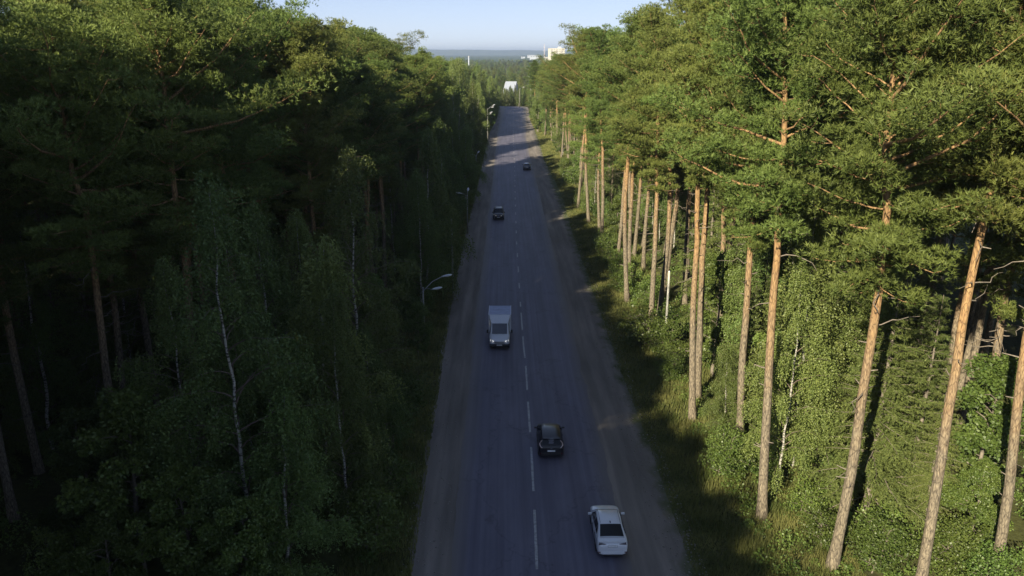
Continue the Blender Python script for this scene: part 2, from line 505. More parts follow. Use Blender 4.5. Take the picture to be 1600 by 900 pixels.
def needle_tufts(rs, centers, radii, per, nl=0.21, nw=0.040, k=7, flat=0.6, up=0.45):
    """tufts of thin needle triangles spread over flattened clump volumes"""
    m = len(centers)
    c = np.repeat(centers, per, 0); r = np.repeat(radii, per)[:, None]
    d = unit(rs.normal(size=(m * per, 3)))
    d[:, 2] = np.where(rs.rand(m * per) < 0.72, np.abs(d[:, 2]), d[:, 2])
    rad = rs.rand(m * per, 1) ** 0.42
    p = c + d * r * rad * np.array([1, 1, flat])
    axis = unit(d * np.array([1, 1, 0.7]) + np.array([0, 0, up]) + rs.normal(0, 0.25, size=d.shape))
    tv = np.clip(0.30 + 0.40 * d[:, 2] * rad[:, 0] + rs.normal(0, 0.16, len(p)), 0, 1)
    P = np.repeat(p, k, 0); A = np.repeat(axis, k, 0)
    q = unit(A + rs.normal(0, 0.62, size=A.shape))
    side = unit(np.cross(q, rs.normal(size=q.shape)))
    ln = nl * rs.uniform(0.7, 1.3, (len(q), 1)); w = nw * rs.uniform(0.7, 1.3, (len(q), 1))
    V = np.stack([P + side * w * 0.5, P - side * w * 0.5, P + q * ln], 1).reshape(-1, 3)
    F = np.arange(len(V)).reshape(-1, 3)
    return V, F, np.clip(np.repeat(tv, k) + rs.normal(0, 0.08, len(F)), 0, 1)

def leaf_quads(rs, p, size, down=0.5, outd=None, spread=1.0, aspect=0.62):
    n = len(p)
    ax = rs.normal(size=(n, 3)) * spread + np.array([0, 0, -down * 2])
    if outd is not None: ax = ax + outd * 0.8
    ax = unit(ax)
    side = unit(np.cross(ax, rs.normal(size=(n, 3)) + (outd * 0.0 if outd is not None else 0)))
    nrm = np.cross(ax, side)
    L = size * rs.uniform(0.7, 1.3, (n, 1)); w = L * aspect * 0.5
    mid = p + ax * L * 0.45
    V = np.stack([p, mid + side * w + nrm * w * 0.25, p + ax * L, mid - side * w + nrm * w * 0.25], 1).reshape(-1, 3)
    return V, np.arange(len(V)).reshape(-1, 4)

def make_pine(seed, H=28.0, base=0.55, RAD=3.4, nl=40, bend=0.5, per=58, r0=0.235, low_dead=6, pointy=0.0):
    rs = np.random.RandomState(seed)
    n = 16
    t = np.linspace(0, 1, n)
    a = rs.rand() * 6.28
    wob = np.cumsum(rs.normal(0, 0.14, (n, 2)), 0); wob -= wob[0]
    cx = bend * np.sin(t * math.pi * rs.uniform(0.7, 1.3)) * math.cos(a) + wob[:, 0] * t
    cyv = bend * np.sin(t * math.pi * rs.uniform(0.7, 1.3)) * math.sin(a) + wob[:, 1] * t
    P = np.stack([cx, cyv, t * H * 0.97 - 0.15], 1)
    rad = r0 * (1 - t) ** 0.62 * 0.95 + 0.03
    rad[0] *= 1.35; rad[1] *= 1.03
    T = Tubes(); T.add(P, rad, 12, 0)
    axis = lambda z: np.array([np.interp(z, P[:, 2], P[:, 0]), np.interp(z, P[:, 2], P[:, 1]), z])
    cc, cr = [], []
    z0 = H * base
    lobes = [(rs.rand() * 6.28, rs.uniform(0.05, 0.95), rs.uniform(0.25, 0.5)) for _ in range(6)]
    for i in range(nl):
        u = (i + rs.rand()) / nl
        z = z0 + (H * 0.985 - z0) * u ** 0.93
        az = i * 2.39996 + rs.normal(0, 0.35)
        prof = (0.34 + 0.76 * min(1, u / 0.36)) * (1 - u ** (2.6 - 1.5 * pointy)) ** (0.62 + 0.3 * pointy) + 0.10
        L = RAD * prof * rs.uniform(0.62, 1.12)
        for la, lu, ls in lobes:
            if abs(((az - la + 3.14) % 6.28) - 3.14) < 0.7 and abs(u - lu) < 0.14: L *= 1 + ls
        if rs.rand() < 0.07: L *= 0.5
        e0 = R(-2 + 50 * u) + rs.normal(0, 0.12); e1 = e0 + R(24 - 10 * u)
        if u < 0.3: e0 -= R(16); e1 -= R(8)
        LP = limb_path(rs, axis(z), az, e0, e1, L, 6, 0.17)
        lr = max(0.012, 0.015 * L * (1.1 - 0.5 * u))
        T.add(LP, np.linspace(lr, 0.012, len(LP)), 5, 0)
        nc = max(3, int(L * 2.1))
        for j in range(nc):
            s = 0.16 + 0.88 * (j + rs.rand()) / nc
            s = min(1.0, s)
            k = s * (len(LP) - 1); k0 = int(min(k, len(LP) - 2)); p = LP[k0] + (LP[k0 + 1] - LP[k0]) * (k - k0)
            off = rs.normal(0, 0.34 * (0.4 + L * 0.18), 3); off[2] = abs(off[2]) * 0.5
            q = p + off
            cc.append(q); cr.append(rs.uniform(0.45, 1.05) * (0.8 + 0.07 * L) * (1.05 if s > 0.7 else 0.85))
            if j % 2 == 0:
                T.add(np.array([p, (p + q) / 2 + (0, 0, -0.05), q]), (0.018, 0.012, 0.008), 3, 0)
    top = axis(H * 0.97)
    for _ in range(6):
        cc.append(top + rs.normal(0, 0.4, 3) + (0, 0, 0.3)); cr.append(rs.uniform(0.3, 0.5))
    for _ in range(8):                                   # snapped stubs on the bare trunk
        z = H * rs.uniform(0.12, base)
        LP = limb_path(rs, axis(z), rs.rand() * 6.28, R(rs.uniform(-15, 35)), R(10), rs.uniform(0.35, 0.9), 2, 0.2)
        T.add(LP, (0.05, 0.03, 0.02), 4, 1)
    for _ in range(low_dead):
        z = H * rs.uniform(base * 0.62, base * 1.15)
        LP = limb_path(rs, axis(z), rs.rand() * 6.28, R(rs.uniform(-35, 15)), R(rs.uniform(-40, 30)), rs.uniform(0.8, 2.6), 5, 0.35)
        T.add(LP, np.linspace(0.035, 0.010, len(LP)), 4, 1)
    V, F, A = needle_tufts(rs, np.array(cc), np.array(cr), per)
    return T.mesh('pine_trunk', [M['pine_bark'], M['dead_wood']]), mesh_np('pine_crown', V, F, M['needles'], attr=A)

def make_spruce(seed, H=15.0, RAD=3.0, sparse=1.0):
    rs = np.random.RandomState(seed)
    T = Tubes()
    t = np.linspace(0, 1, 9)
    T.add(np.stack([0.1 * np.sin(t * 3), 0.1 * np.cos(t * 2.2) - 0.1, t * H - 0.1], 1), 0.012 * H * (1 - t) + 0.015, 8, 0)
    c, d, l = [], [], []
    nb = int(H * 8 * sparse)
    for i in range(nb):
        u = (i + rs.rand()) / nb
        z = H * (0.06 + 0.93 * u)
        az = i * 2.39996 + rs.normal(0, 0.3)
        L = RAD * ((1 - u) ** 0.78) * rs.uniform(0.72, 1.12) + 0.12
        LP = limb_path(rs, (0, 0, z), az, R(-6 + 30 * u), R(-22 + 40 * u), L, 5, 0.09)
        T.add(LP, np.linspace(0.012 * L + 0.008, 0.006, len(LP)), 4, 0)
        m = max(6, int(L * 24))
        s = rs.rand(m) ** 0.8
        k = s * (len(LP) - 1); k0 = np.minimum(k.astype(int), len(LP) - 2)
        p = LP[k0] + (LP[k0 + 1] - LP[k0]) * (k - k0)[:, None]
        fw = unit(LP[k0 + 1] - LP[k0])
        sd_ = unit(np.cross(fw, (0, 0, 1.0))) * np.where(rs.rand(m) < 0.5, -1, 1)[:, None]
        tw = unit(fw * 0.8 + sd_ * rs.uniform(0.5, 1.2, (m, 1)) + np.array([0, 0, -0.35]) + rs.normal(0, 0.12, (m, 3)))
        ln = (0.16 + 0.30 * L * (1 - s * 0.75)) * rs.uniform(0.6, 1.2, m)
        for q in range(m):
            kk = max(2, int(ln[q] / 0.13))
            sq = (np.arange(kk) + rs.rand(kk)) / kk
            c.append(p[q] + tw[q] * (sq * ln[q])[:, None] + np.array([0, 0, -0.12]) * (sq ** 2)[:, None] * ln[q] + rs.normal(0, 0.03, (kk, 3)))
            d.append(np.repeat(tw[q][None], kk, 0)); l.append(np.full(kk, u))
    c = np.concatenate(c); d = np.concatenate(d)
    kk = 4
    P = np.repeat(c, kk, 0); A = np.repeat(d, kk, 0)
    q = unit(A + rs.normal(0, 0.5, A.shape) + np.array([0, 0, -0.1]))
    side = unit(np.cross(q, rs.normal(0, 0.5, q.shape) + np.array([0, 0, 1.0])))
    ln = rs.uniform(0.13, 0.24, (len(q), 1)); w = rs.uniform(0.03, 0.055, (len(q), 1))
    V = np.stack([P + side * w * 0.5, P - side * w * 0.5, P + q * ln], 1).reshape(-1, 3)
    F = np.arange(len(V)).reshape(-1, 3)
    A_ = np.clip(0.42 + np.repeat(rs.normal(0, 0.15, len(c)), kk) + rs.normal(0, 0.1, len(F)), 0, 1)
    return T.mesh('spruce_trunk', [M['grey_bark']]), mesh_np('spruce_crown', V, F, M['spruce'], attr=A_)

def make_birch(seed, H=18.0, RAD=2.8, base=0.2, strands=520, leaf=0.105, trunk_r=0.09, weep=1.0, bark='birch_bark', leafmat='birch_leaf'):
    rs = np.random.RandomState(seed)
    T = Tubes()
    n = 14; t = np.linspace(0, 1, n)
    wob = np.cumsum(rs.normal(0, 0.07, (n, 2)), 0); wob -= wob[0]
    P = np.stack([wob[:, 0] * 1.3, wob[:, 1] * 1.3, t * H * 0.98 - 0.1], 1)
    T.add(P, trunk_r * (1 - t) ** 0.8 + 0.012, 9, 0)
    axis = lambda z: np.array([np.interp(z, P[:, 2], P[:, 0]), np.interp(z, P[:, 2], P[:, 1]), z])
    starts, outs = [], []
    nb = int(H * 2.1)
    for i in range(nb):
        u = (i + rs.rand()) / nb
        z = H * (base + (0.97 - base) * u)
        az = i * 2.39996 + rs.normal(0, 0.4)
        L = RAD * (0.45 + 0.75 * math.sin(min(1, u * 1.15 + 0.18) * math.pi) ** 0.8) * rs.uniform(0.65, 1.15) * (1 if u < 0.85 else 0.6)
        LP = limb_path(rs, axis(z), az, R(48), R(8 - 30 * weep * rs.rand()), L * 1.15, 6, 0.16)
        T.add(LP, np.linspace(0.010 * L + 0.010, 0.005, len(LP)), 4, 1)
        ns = max(3, int(strands / nb * L / RAD * 1.3))
        s = 0.2 + 0.8 * rs.rand(ns) ** 0.7
        k = s * (len(LP) - 1); k0 = np.minimum(k.astype(int), len(LP) - 2)
        p = LP[k0] + (LP[k0 + 1] - LP[k0]) * (k - k0)[:, None] + rs.normal(0, 0.22, (ns, 3)) * (1, 1, 0.6)
        starts.append(p); outs.append(np.repeat([[math.cos(az), math.sin(az), 0]], ns, 0))
    nt_ = int(strands * 0.06)                            # leafy leader
    zt = H * rs.uniform(0.86, 1.02, nt_); at_ = rs.rand(nt_) * 6.28; rt = rs.uniform(0.05, 0.5, nt_) * (1.15 - zt / H) * 4
    starts.append(np.stack([P[-1, 0] + rt * np.cos(at_), P[-1, 1] + rt * np.sin(at_), zt], 1)); outs.append(np.stack([np.cos(at_), np.sin(at_), 0 * at_], 1))
    starts = np.concatenate(starts); outs = np.concatenate(outs)
    pts, vv = [], []
    for p, o in zip(starts, outs):
        ln = rs.uniform(0.5, 1.6) * (0.4 + 0.8 * weep)
        k = int(ln / 0.07)
        s = np.linspace(0, 1, k)[:, None]
        drift = o * rs.uniform(0.1, 0.45) + rs.normal(0, 0.12, 3) * (1, 1, 0)
        pts.append(p + drift * np.sqrt(s) * ln + np.array([0, 0, -1.0]) * (s ** 1.25) * ln * (0.25 + 0.75 * weep) + rs.normal(0, 0.045, (k, 3)))
        vv.append(np.full(k, rs.normal(0.45, 0.16)))
    pts = np.concatenate(pts); vv = np.concatenate(vv)
    V, F = leaf_quads(rs, pts, leaf, 0.55)
    A = np.clip(vv + rs.normal(0, 0.16, len(F)), 0, 1)
    return T.mesh('birch_trunk', [M[bark], M['twig']]), mesh_np('birch_crown', V, F, M[leafmat], attr=A)

def make_broad(seed, H=9.0, RAD=2.6, base=0.12, n_leaf=15000, leaf=0.15, stems=1):
    rs = np.random.RandomState(seed)
    T = Tubes()
    cc, cr = [], []
    for st in range(stems):
        a = rs.rand() * 6.28
        off = (math.cos(a) * 0.25 * (stems > 1), math.sin(a) * 0.25 * (stems > 1))
        lean = RAD * 0.4 * (stems > 1)
        hh = H * rs.uniform(0.75, 1.0)
        t = np.linspace(0, 1, 8)
        P = np.stack([off[0] + math.cos(a) * lean * t ** 1.3 + 0.12 * np.sin(t * 5), off[1] + math.sin(a) * lean * t ** 1.3 + 0.1 * np.cos(t * 4), t * hh * 0.93 - 0.1], 1)
        T.add(P, (0.012 * H + 0.02) / math.sqrt(stems) * (1 - t) ** 0.8 + 0.012, 7, 0)
        nb = int(26 / stems) + 6
        for i in range(nb):
            u = (i + rs.rand()) / nb
            z = hh * (base + (0.93 - base) * u)
            L = RAD * math.sin((0.16 + 0.80 * u) * math.pi) ** 0.6 * rs.uniform(0.55, 1.1)
            p0 = np.array([np.interp(z, P[:, 2], P[:, 0]), np.interp(z, P[:, 2], P[:, 1]), z])
            LP = limb_path(rs, p0, i * 2.4 + rs.normal(0, 0.4), R(35), R(5), L, 5, 0.2)
            T.add(LP, np.linspace(0.012 * L + 0.012, 0.006, len(LP)), 4, 0)
            for j in range(3):
                s = (0.5, 0.8, 1.0)[j]; k = s * 5; k0 = int(min(k, 4)); p = LP[k0] + (LP[k0 + 1] - LP[k0]) * (k - k0)
                cc.append(p + rs.normal(0, 0.2, 3)); cr.append(rs.uniform(0.3, 0.62) * (0.55 + 0.17 * RAD))
    cc = np.array(cc); cr = np.array(cr)
    w = cr ** 2 / (cr ** 2).sum()
    idx = rs.choice(len(cc), n_leaf, p=w)
    d = unit(rs.normal(size=(n_leaf, 3)))
    rad = rs.rand(n_leaf, 1) ** 0.35
    p = cc[idx] + d * rad * cr[idx][:, None] * (1, 1, 0.8)
    p[:, 2] = np.maximum(p[:, 2], 0.05)
    V, F = leaf_quads(rs, p, leaf, 0.25, outd=d, spread=0.8, aspect=0.75)
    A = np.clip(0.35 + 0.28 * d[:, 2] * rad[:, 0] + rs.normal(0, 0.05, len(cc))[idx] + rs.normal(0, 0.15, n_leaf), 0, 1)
    return T.mesh('stem', [M['grey_bark']]), mesh_np('leaf_crown', V, F, M['broad_leaf'], attr=A)

PINES = [make_pine(11, 28.5, 0.55, 3.6, 54, 0.5), make_pine(12, 29.5, 0.58, 3.3, 50, 0.9), make_pine(13, 27.0, 0.50, 4.0, 56, 0.7),
         make_pine(14, 28.0, 0.46, 3.4, 60, 0.35, low_dead=9), make_pine(15, 30.0, 0.60, 3.8, 50, 1.0), make_pine(16, 26.5, 0.56, 3.0, 50, 0.6, pointy=0.5),
         make_pine(17, 28.5, 0.40, 4.0, 70, 0.5, low_dead=10), make_pine(18, 29.0, 0.36, 4.2, 72, 0.8, per=50, low_dead=12)]
PINE_H = [28.5, 29.5, 27.0, 28.0, 30.0, 26.5, 28.5, 29.0]
SPRUCES = [make_spruce(21, 15.0, 3.4), make_spruce(22, 13.0, 2.5), make_spruce(23, 17.0, 3.0, 0.9)]
SPRUCE_H = [15.0, 13.0, 17.0]
BIRCHES = [make_birch(31, 20.5, 2.9, 0.14, 1800, 0.125), make_birch(32, 18.0, 2.6, 0.12, 2100, 0.125), make_birch(33, 14.0, 2.5, 0.06, 1900, 0.12), make_birch(34, 21.0, 3.2, 0.2, 1950, 0.125, weep=0.8)]
BIRCH_H = [20.5, 18.0, 14.0, 21.0]
BROADS = [make_broad(41, 11.0, 3.0, 0.08, 24000, 0.16), make_broad(42, 9.0, 2.5, 0.05, 18000, 0.15), make_broad(43, 12.5, 2.7, 0.12, 22000, 0.16)]
BROAD_H = [11.0, 9.0, 12.5]
BUSHES = [make_broad(51, 3.2, 1.5, 0.02, 5200, 0.13, 4), make_broad(52, 2.2, 1.2, 0.02, 3600, 0.12, 5), make_broad(53, 4.2, 1.6, 0.02, 6400, 0.13, 3)]
BUSH_H = [3.2, 2.2, 4.2]

LIB = {'pine': (PINES, PINE_H, 'pine_tree', 'tree'), 'spruce': (SPRUCES, SPRUCE_H, 'spruce_tree', 'tree'), 'birch': (BIRCHES, BIRCH_H, 'birch_tree', 'tree'),
       'broad': (BROADS, BROAD_H, 'broadleaf_tree', 'tree'), 'bush': (BUSHES, BUSH_H, 'bush', 'bush')}
TREES = []
FIRST = {}
def tree(kind, x, y, var=0, h=None, rz=0.0, lean=(0, 0), label=None, width=1.0):
    meshes, hs, name, cat = LIB[kind]
    s = (h / hs[var]) if h else 1.0
    root = empty(name, (x, y, zg(x, y)), rz)
    root.scale = (s * width, s * width, s)
    root.rotation_euler = (lean[1], lean[0], rz) if (lean[0] or lean[1]) else (0, 0, rz)
    a = link('trunk' if kind != 'bush' else 'stem', meshes[var][0], root)
    c = link('crown' if kind != 'bush' else 'foliage', meshes[var][1], root)
    FIRST.setdefault((kind, var), (a, c))
    root['category'] = cat
    TREES.append((root, kind, x, y, hs[var] * s, label))
    return root

rnd = random.Random(77)
occupied = []
def free(x, y, d):
    for (a, c, r) in occupied:
        if (a - x) ** 2 + (c - y) ** 2 < max(d, r) ** 2: return False
    return True
def put(kind, x, y, clear=2.5, **k):
    occupied.append((x, y, clear))
    return tree(kind, x, y, **k)

# --- the pines whose trunks the photograph shows one by one on the sunlit side
def lean_for(bx, by, tx, ty, h_at=15.0):
    """lean (radians about Y) that carries the trunk from its foot to the pixel (tx, ty)"""
    X0, Y0 = ground_at(bx, by)
    a = PITCH + math.atan((ty - 450.0) / FPX)
    z = CAM_H - Y0 * math.tan(a)
    Z = Y0 * math.cos(PITCH) + (CAM_H - z) * math.sin(PITCH)
    X1 = (tx - 800.0) / FPX * Z
    return X0, Y0, math.atan2(X1 - X0, z)
NAMED = [  # foot pixel, upper pixel, variant, height, label
    (1190, 812, 1226, 250, 0, 29.5, 0.3, 'tall pine with bare orange trunk rising beside the shadow blot on the verge'),
    (1434, 940, 1527, 440, 4, 30.5, 2.0, 'pine with the thickest bare trunk, leaning, level with the white sedan'),
    (1156, 706, 1168, 390, 2, 27.5, 4.0, 'pine with straight greyish trunk on the verge level with the black hatchback'),
    (1082, 657, 1101, 330, 1, 28.5, 1.1, 'front pine of the crossed pair beyond the hatchback'),
    (1089, 622, 1114, 350, 5, 28.0, 3.0, 'rear more tilted pine of the crossed pair beyond the hatchback'),
    (1016, 514, 1032, 315, 3, 28.0, 2.4, 'pine with slim trunk left of a twin, short of the white concrete pole'),
    (1028, 502, 1040, 315, 5, 27.5, 5.0, 'pine with slim trunk, the twin standing nearer the white concrete pole'),
    (980, 472, 990, 260, 0, 28.0, 2.0, 'pine with single orange trunk before the shaded ditch beside the box truck'),
    (1299, 888, 1335, 265, 2, 29.0, 0.8, 'pine with orange trunk rising out of the broad spruce near the white sedan'),
    (1553, 915, 1600, 690, 1, 29.5, 2.9, 'pine with rust coloured trunk at the edge, half hidden by leaves'),
    (920, 348, 926, 205, 1, 28.0, 1.6, 'slender pine with pale trunk on the verge, nearest the oncoming black car'),
    (903, 326, 905, 150, 4, 28.0, 0.6, 'slender pine with pale bare trunk just beyond the oncoming black car'),
    (940, 375, 948, 225, 3, 27.5, 3.3, 'slim reddish pine on the verge just short of the oncoming black car'),
    (1128, 560, 1131, 360, 5, 27.0, 0.2, 'shaded pine with yellowish trunk standing behind the crossed pair of pines'),
]
for bx, by, tx, ty, var, h, rz, lab in NAMED:
    X0, Y0, ln = lean_for(bx, by, tx, ty)
    put('pine', X0, Y0, 3.2, var=var, h=h + 1.8, rz=rz, lean=(ln, 0), label=lab)

# spruces, leafy trees and bushes of the sunlit side
put('spruce', 21.3, 42.5, 3.0, var=0, h=14.5, rz=1.0, width=1.25, label='broad drooping spruce filling the gap beyond the white sedan, a pine trunk before it')
put('spruce', 25.5, 47.0, 3.0, var=2, h=17.0, rz=2.0, label='taller dark spruce standing behind the broad drooping spruce')
put('spruce', 16.3, 52.0, 2.0, var=1, h=11.0, rz=2.2, label='narrow young spruce between the greyish pine trunk and the crossed pair')
put('broad', 20.2, 51.5, 2.5, var=0, h=13.0, rz=0.3, label='dense green leafy tree filling the gap behind the bare orange pine trunk')
put('broad', 17.2, 63.5, 2.5, var=2, h=12.5, rz=1.3, label='leafy tree with hanging boughs beside the white concrete pole')
put('broad', 27.5, 42.0, 2.5, var=1, h=10.5, rz=2.3, label='pale leafy tree tucked against the broad spruce, before dark woods')
put('broad', 25.0, 38.0, 2.0, var=1, h=6.0, rz=0.9, label='small leafy tree between the broad spruce and the thickest pine trunk')
put('broad', 29.5, 36.0, 2.0, var=0, h=9.0, rz=4.9, label='leafy tree before the rust coloured trunk at the edge')
put('birch', 14.9, 50.8, 1.5, var=2, h=7.5, rz=0, label='young birch with thin white stem between grass and greyish pine')
put('birch', 16.6, 44.5, 1.5, var=1, h=15.0, rz=4, label='pale stemmed birch leaning close behind the bare orange pine trunk')
put('spruce', 18.2, 57.0, 2.0, var=1, h=10.0, rz=3.2, label='bright green spruce behind the crossed pair of pines')
for (x, y, v, h, lab) in [
    (17.5, 38.5, 0, 2.6, 'low sunny bush at the foot of the verge beside the white sedan'),
    (19.0, 36.6, 2, 3.4, 'round bush over the foot of the pine near the broad spruce'),
    (20.6, 38.6, 1, 2.4, 'small bush under the drooping boughs of the broad spruce'),
    (22.8, 36.4, 2, 3.8, 'tall leafy bush between the broad spruce and the thickest pine trunk'),
    (17.6, 42.4, 1, 2.0, 'small bush in tall grass behind the bare orange pine trunk'),
    (24.2, 34.6, 0, 3.0, 'spreading bush beside the foot of the thickest pine trunk'),
    (28.0, 33.4, 2, 4.2, 'leafy bush at the foot of the rust coloured trunk'),
    (16.0, 47.0, 1, 1.8, 'small bush in the lit grass between two bare pines')]:
    put('bush', x, y, 1.2, var=v, h=h, rz=x * 3, label=lab)

# --- rest of the sunlit side
# keep the lines of sight from the camera to the lamps and poles clear, as they are in the photograph
for lx, ly in ((-8.0, 71.5), (-7.0, 73), (-6.9, 119.5), (-7.4, 170), (-7.3, 251), (-6.65, 86), (-7, 262), (16.3, 70)):
    for back in range(0, 21, 3):
        f = (ly - back) / ly
        occupied.append((lx * f, ly - back, 2.9 if lx < 0 else 1.8))

def fill(side, y0, y1, xa, xb, n, kinds, dmin, tries=60):
    """scatter trees; xa, xb measured outwards from the road's middle"""
    out = []
    for _ in range(n):
        for _t in range(tries):
            y = rnd.uniform(y0, y1); x = centre_x(y) + side * rnd.uniform(xa, xb)
            if free(x, y, dmin):
                k = rnd.choice(kinds)
                occupied.append((x, y, dmin)); out.append((k, x, y)); break
    return out

def lit_limit(x, y):
    """highest a tree may stand so that the two sunny patches on the road stay lit"""
    s = y + (-1.0 - x) * math.cos(SUN_AZ) / math.sin(SUN_AZ)
    for a, c in ((200, 222), (246, 274)):
        if a - 3 < s < c + 3:
            return max(3.9, (-5.5 - x) * math.tan(SUN_EL) / math.sin(SUN_AZ))
    return 99.0

mass_pts = []          # deep pines and unseen sun-blocking ones, joined into one stuff object
def place_list(lst, side):
    for k, x, y in lst:
        if not (k in ('broad', 'bush') and y > 31) and y < (37 if x < 0 else 32) and y > -2 and abs(x) < 0.64 * (y * .96 + (4.0 if k == 'pine' else 7.5)) + 5.4: continue
        d = abs(x - centre_x(y))
        if k == 'pine':
            v = rnd.randrange(8); h = rnd.uniform(25.5, 30.0) if x > 0 or d > 22 or y < -10 else rnd.uniform(23.5, 27.0)
            if x < -18 and y < 75: h = rnd.uniform(29, 31.5) if y > 36 else rnd.uniform(31.5, 34)  # out-of-view pines near the camera raised to cast more shade
            if x < 0 and y < 170: h = min(h, (12.2 - x) * math.tan(SUN_EL) / math.sin(SUN_AZ) + rnd.uniform(-0.6, 1.0))
            if side > 0 and y < 90: h = rnd.uniform(30, 33)
            if side > 0 and v not in (6, 7) and rnd.random() < 0.4: v = rnd.choice((6, 7))
            if side < 0 and 205 < y < 345:
                if d < 20: k, v, h = 'birch', rnd.randrange(4), rnd.uniform(13, 18)
                else: h = min(h, rnd.uniform(20, 22.5))
            if y > 340: h = rnd.uniform(14.5, 19.5) if x < 0 else rnd.uniform(17, 21)
            elif y > 260: h = rnd.uniform(20, 23.5) if x < 0 else rnd.uniform(21, 24)
            elif y > 170: h = rnd.uniform(23, 26)
            if d < 22 and v in (6, 7) and rnd.random() < 0.35 and side > 0: v = rnd.randrange(6)
        elif k == 'spruce': v = rnd.randrange(3); h = rnd.uniform(10, 19)
        elif k == 'birch': v = rnd.randrange(4); h = rnd.uniform(14, 21) if y < 300 else rnd.uniform(12, 17.5)
        elif k == 'broad': v = rnd.randrange(3); h = rnd.uniform(7, 13)
        else: v = rnd.randrange(3); h = rnd.uniform(1.8, 4.2)
        if side < 0 and x < 0:
            lim = lit_limit(x, y)
            if h > lim:
                if lim < 4: continue
                if k == 'pine':
                    k, v = 'birch', 2
                h = lim * rnd.uniform(0.85, 1.0)
        deep = (y < 24) or (k == 'pine' and (d > 30 or (y > 150 and d > 24) or (y > 260 and d > 19)))
        if deep:
            mass_pts.append((x, y, zg(x, y), k, v, h, rnd.uniform(0, 6.28)))
        else:
            tree(k, x, y, var=v, h=h, rz=rnd.uniform(0, 6.28))

for x_, y_, h_ in ((-21.8, 22, 32), (-20.6, 19, 31), (-24.2, 25.5, 33), (-26.5, 30, 33), (-25.5, 20, 33)):
    occupied.append((x_, y_, 3)); mass_pts.append((x_, y_, 0.0, 'pine', 1, h_, x_))  # unseen tall pines added to block a stray sun patch on the road
# right: front rows, then deeper ones
place_list(fill(1, 74, 130, 12.6, 17.0, 7, ['pine'], 4.2), 1)
place_list(fill(1, 130, 270, 12.5, 17.5, 26, ['pine'], 3.8), 1)
place_list(fill(1, 24, 60, 21, 36, 22, ['pine'], 4.0), 1)
place_list(fill(1, 60, 270, 17.5, 34, 118, ['pine'] * 7 + ['spruce'], 4.0), 1)
place_list([(k, x, y) for k, x, y in fill(1, 46, 150, 16.5, 23, 44, ['birch', 'spruce', 'birch'], 2.3)], 1)
place_list(fill(1, 60, 130, 15.5, 20, 16, ['broad', 'broad', 'birch', 'spruce'], 2.6), 1)
place_list(fill(1, 60, 270, 13.0, 18, 30, ['broad', 'birch', 'bush'], 2.2), 1)
place_list(fill(1, 24, 60, 20, 34, 16, ['broad', 'spruce', 'birch'], 2.4), 1)
place_list(fill(1, 270, 415, 8.8, 15, 44, ['birch', 'birch', 'broad', 'pine'], 3.0), 1)
place_list(fill(1, 262, 420, 14, 34, 110, ['pine', 'pine', 'pine', 'birch'], 3.6), 1)
place_list(fill(1, 34, 130, 34, 60, 90, ['pine'], 4.4), 1)

place_list(fill(1, 44, 190, 11.6, 14.5, 34, ['bush'], 1.8), 1)
# left: birches and bushes lining the shoulder
put('birch', -13.6, 36.6, 2.4, var=0, h=21.0, rz=0.4, width=1.15, label='tall loose birch with thin white trunk nearest on the shaded side')
put('birch', -10.8, 52.0, 2.4, var=3, h=20.5, rz=2.4, width=1.2, label='tall drooping birch with pale thin trunk, second tall birch on the shaded side')
put('birch', -9.4, 40.5, 2.0, var=1, h=14.5, rz=1.4, label='shorter weeping birch overhanging the dark shoulder opposite the white sedan')
put('birch', -11.6, 44.0, 2.0, var=2, h=16.5, rz=3.4, width=1.15, label='bushy birch wedged between the two tall pale trunked birches')
put('birch', -12.0, 58.5, 2.0, var=2, h=13.5, rz=5.4, label='weeping birch whose boughs hide the post of the nearest street lamp')
put('birch', -17.6, 39.5, 2.0, var=3, h=16.5, rz=2.0, width=1.2, label='drooping birch on the outer flank of the tall loose birch')
put('birch', -11.6, 35.2, 2.0, var=2, h=11.0, rz=4.0, width=1.3, label='low spreading birch between the tall loose birch and the shoulder')
put('birch', -15.5, 46.5, 2.0, var=1, h=18.0, rz=5.0, label='birch standing behind the tall loose birch, away from the road')
put('birch', -8.8, 47.0, 2.0, var=2, h=10.5, rz=0.9, label='small birch at the dark shoulder opposite the black hatchback')
put('broad', -8.5, 68.3, 1.0, var=1, h=5.3, rz=1.7, label='small leafy tree wrapping the post of the nearest street lamp')
put('bush', -7.9, 38.0, 1.2, var=2, h=4.2, rz=1, label='dark bush spilling onto the shoulder opposite the white sedan')
put('bush', -8.0, 43.5, 1.2, var=0, h=3.6, rz=2, label='dark bush on the shaded shoulder just before the small birch')
put('bush', -8.1, 50.0, 1.2, var=2, h=4.0, rz=3, label='dark bush on the shaded shoulder opposite the black hatchback')
put('bush', -8.0, 56.0, 1.2, var=0, h=3.4, rz=4, label='dark bush on the shaded shoulder between hatchback and box truck')
put('pine', -22.5, 57.0, 3.2, var=0, h=28.5, rz=2.2, label='tall pine with sunlit orange upper trunk above the tall loose birch')
put('pine', -24.5, 44.0, 3.2, var=2, h=28.5, rz=1.2, label='wide crowned pine beside the pine with the sunlit orange upper trunk')
put('pine', -16.0, 64.0, 3.2, var=6, h=28.0, rz=0.2, label='bushy pine with pale sunlit top ending the near skyline on the shaded side')
place_list(fill(-1, -12, 150, 19, 38, 90, ['pine'], 3.3), -1)  # dense extra pine rows added to keep sun patches off the near road
place_list(fill(-1, 60, 185, 9.0, 11.5, 40, ['birch', 'broad', 'bush', 'broad'], 2.4), -1)
place_list(fill(-1, 185, 270, 9.0, 12, 22, ['birch', 'broad'], 2.8), -1)
place_list(fill(-1, 265, 420, 8.5, 14, 44, ['birch', 'birch', 'birch', 'broad'], 2.8), -1)
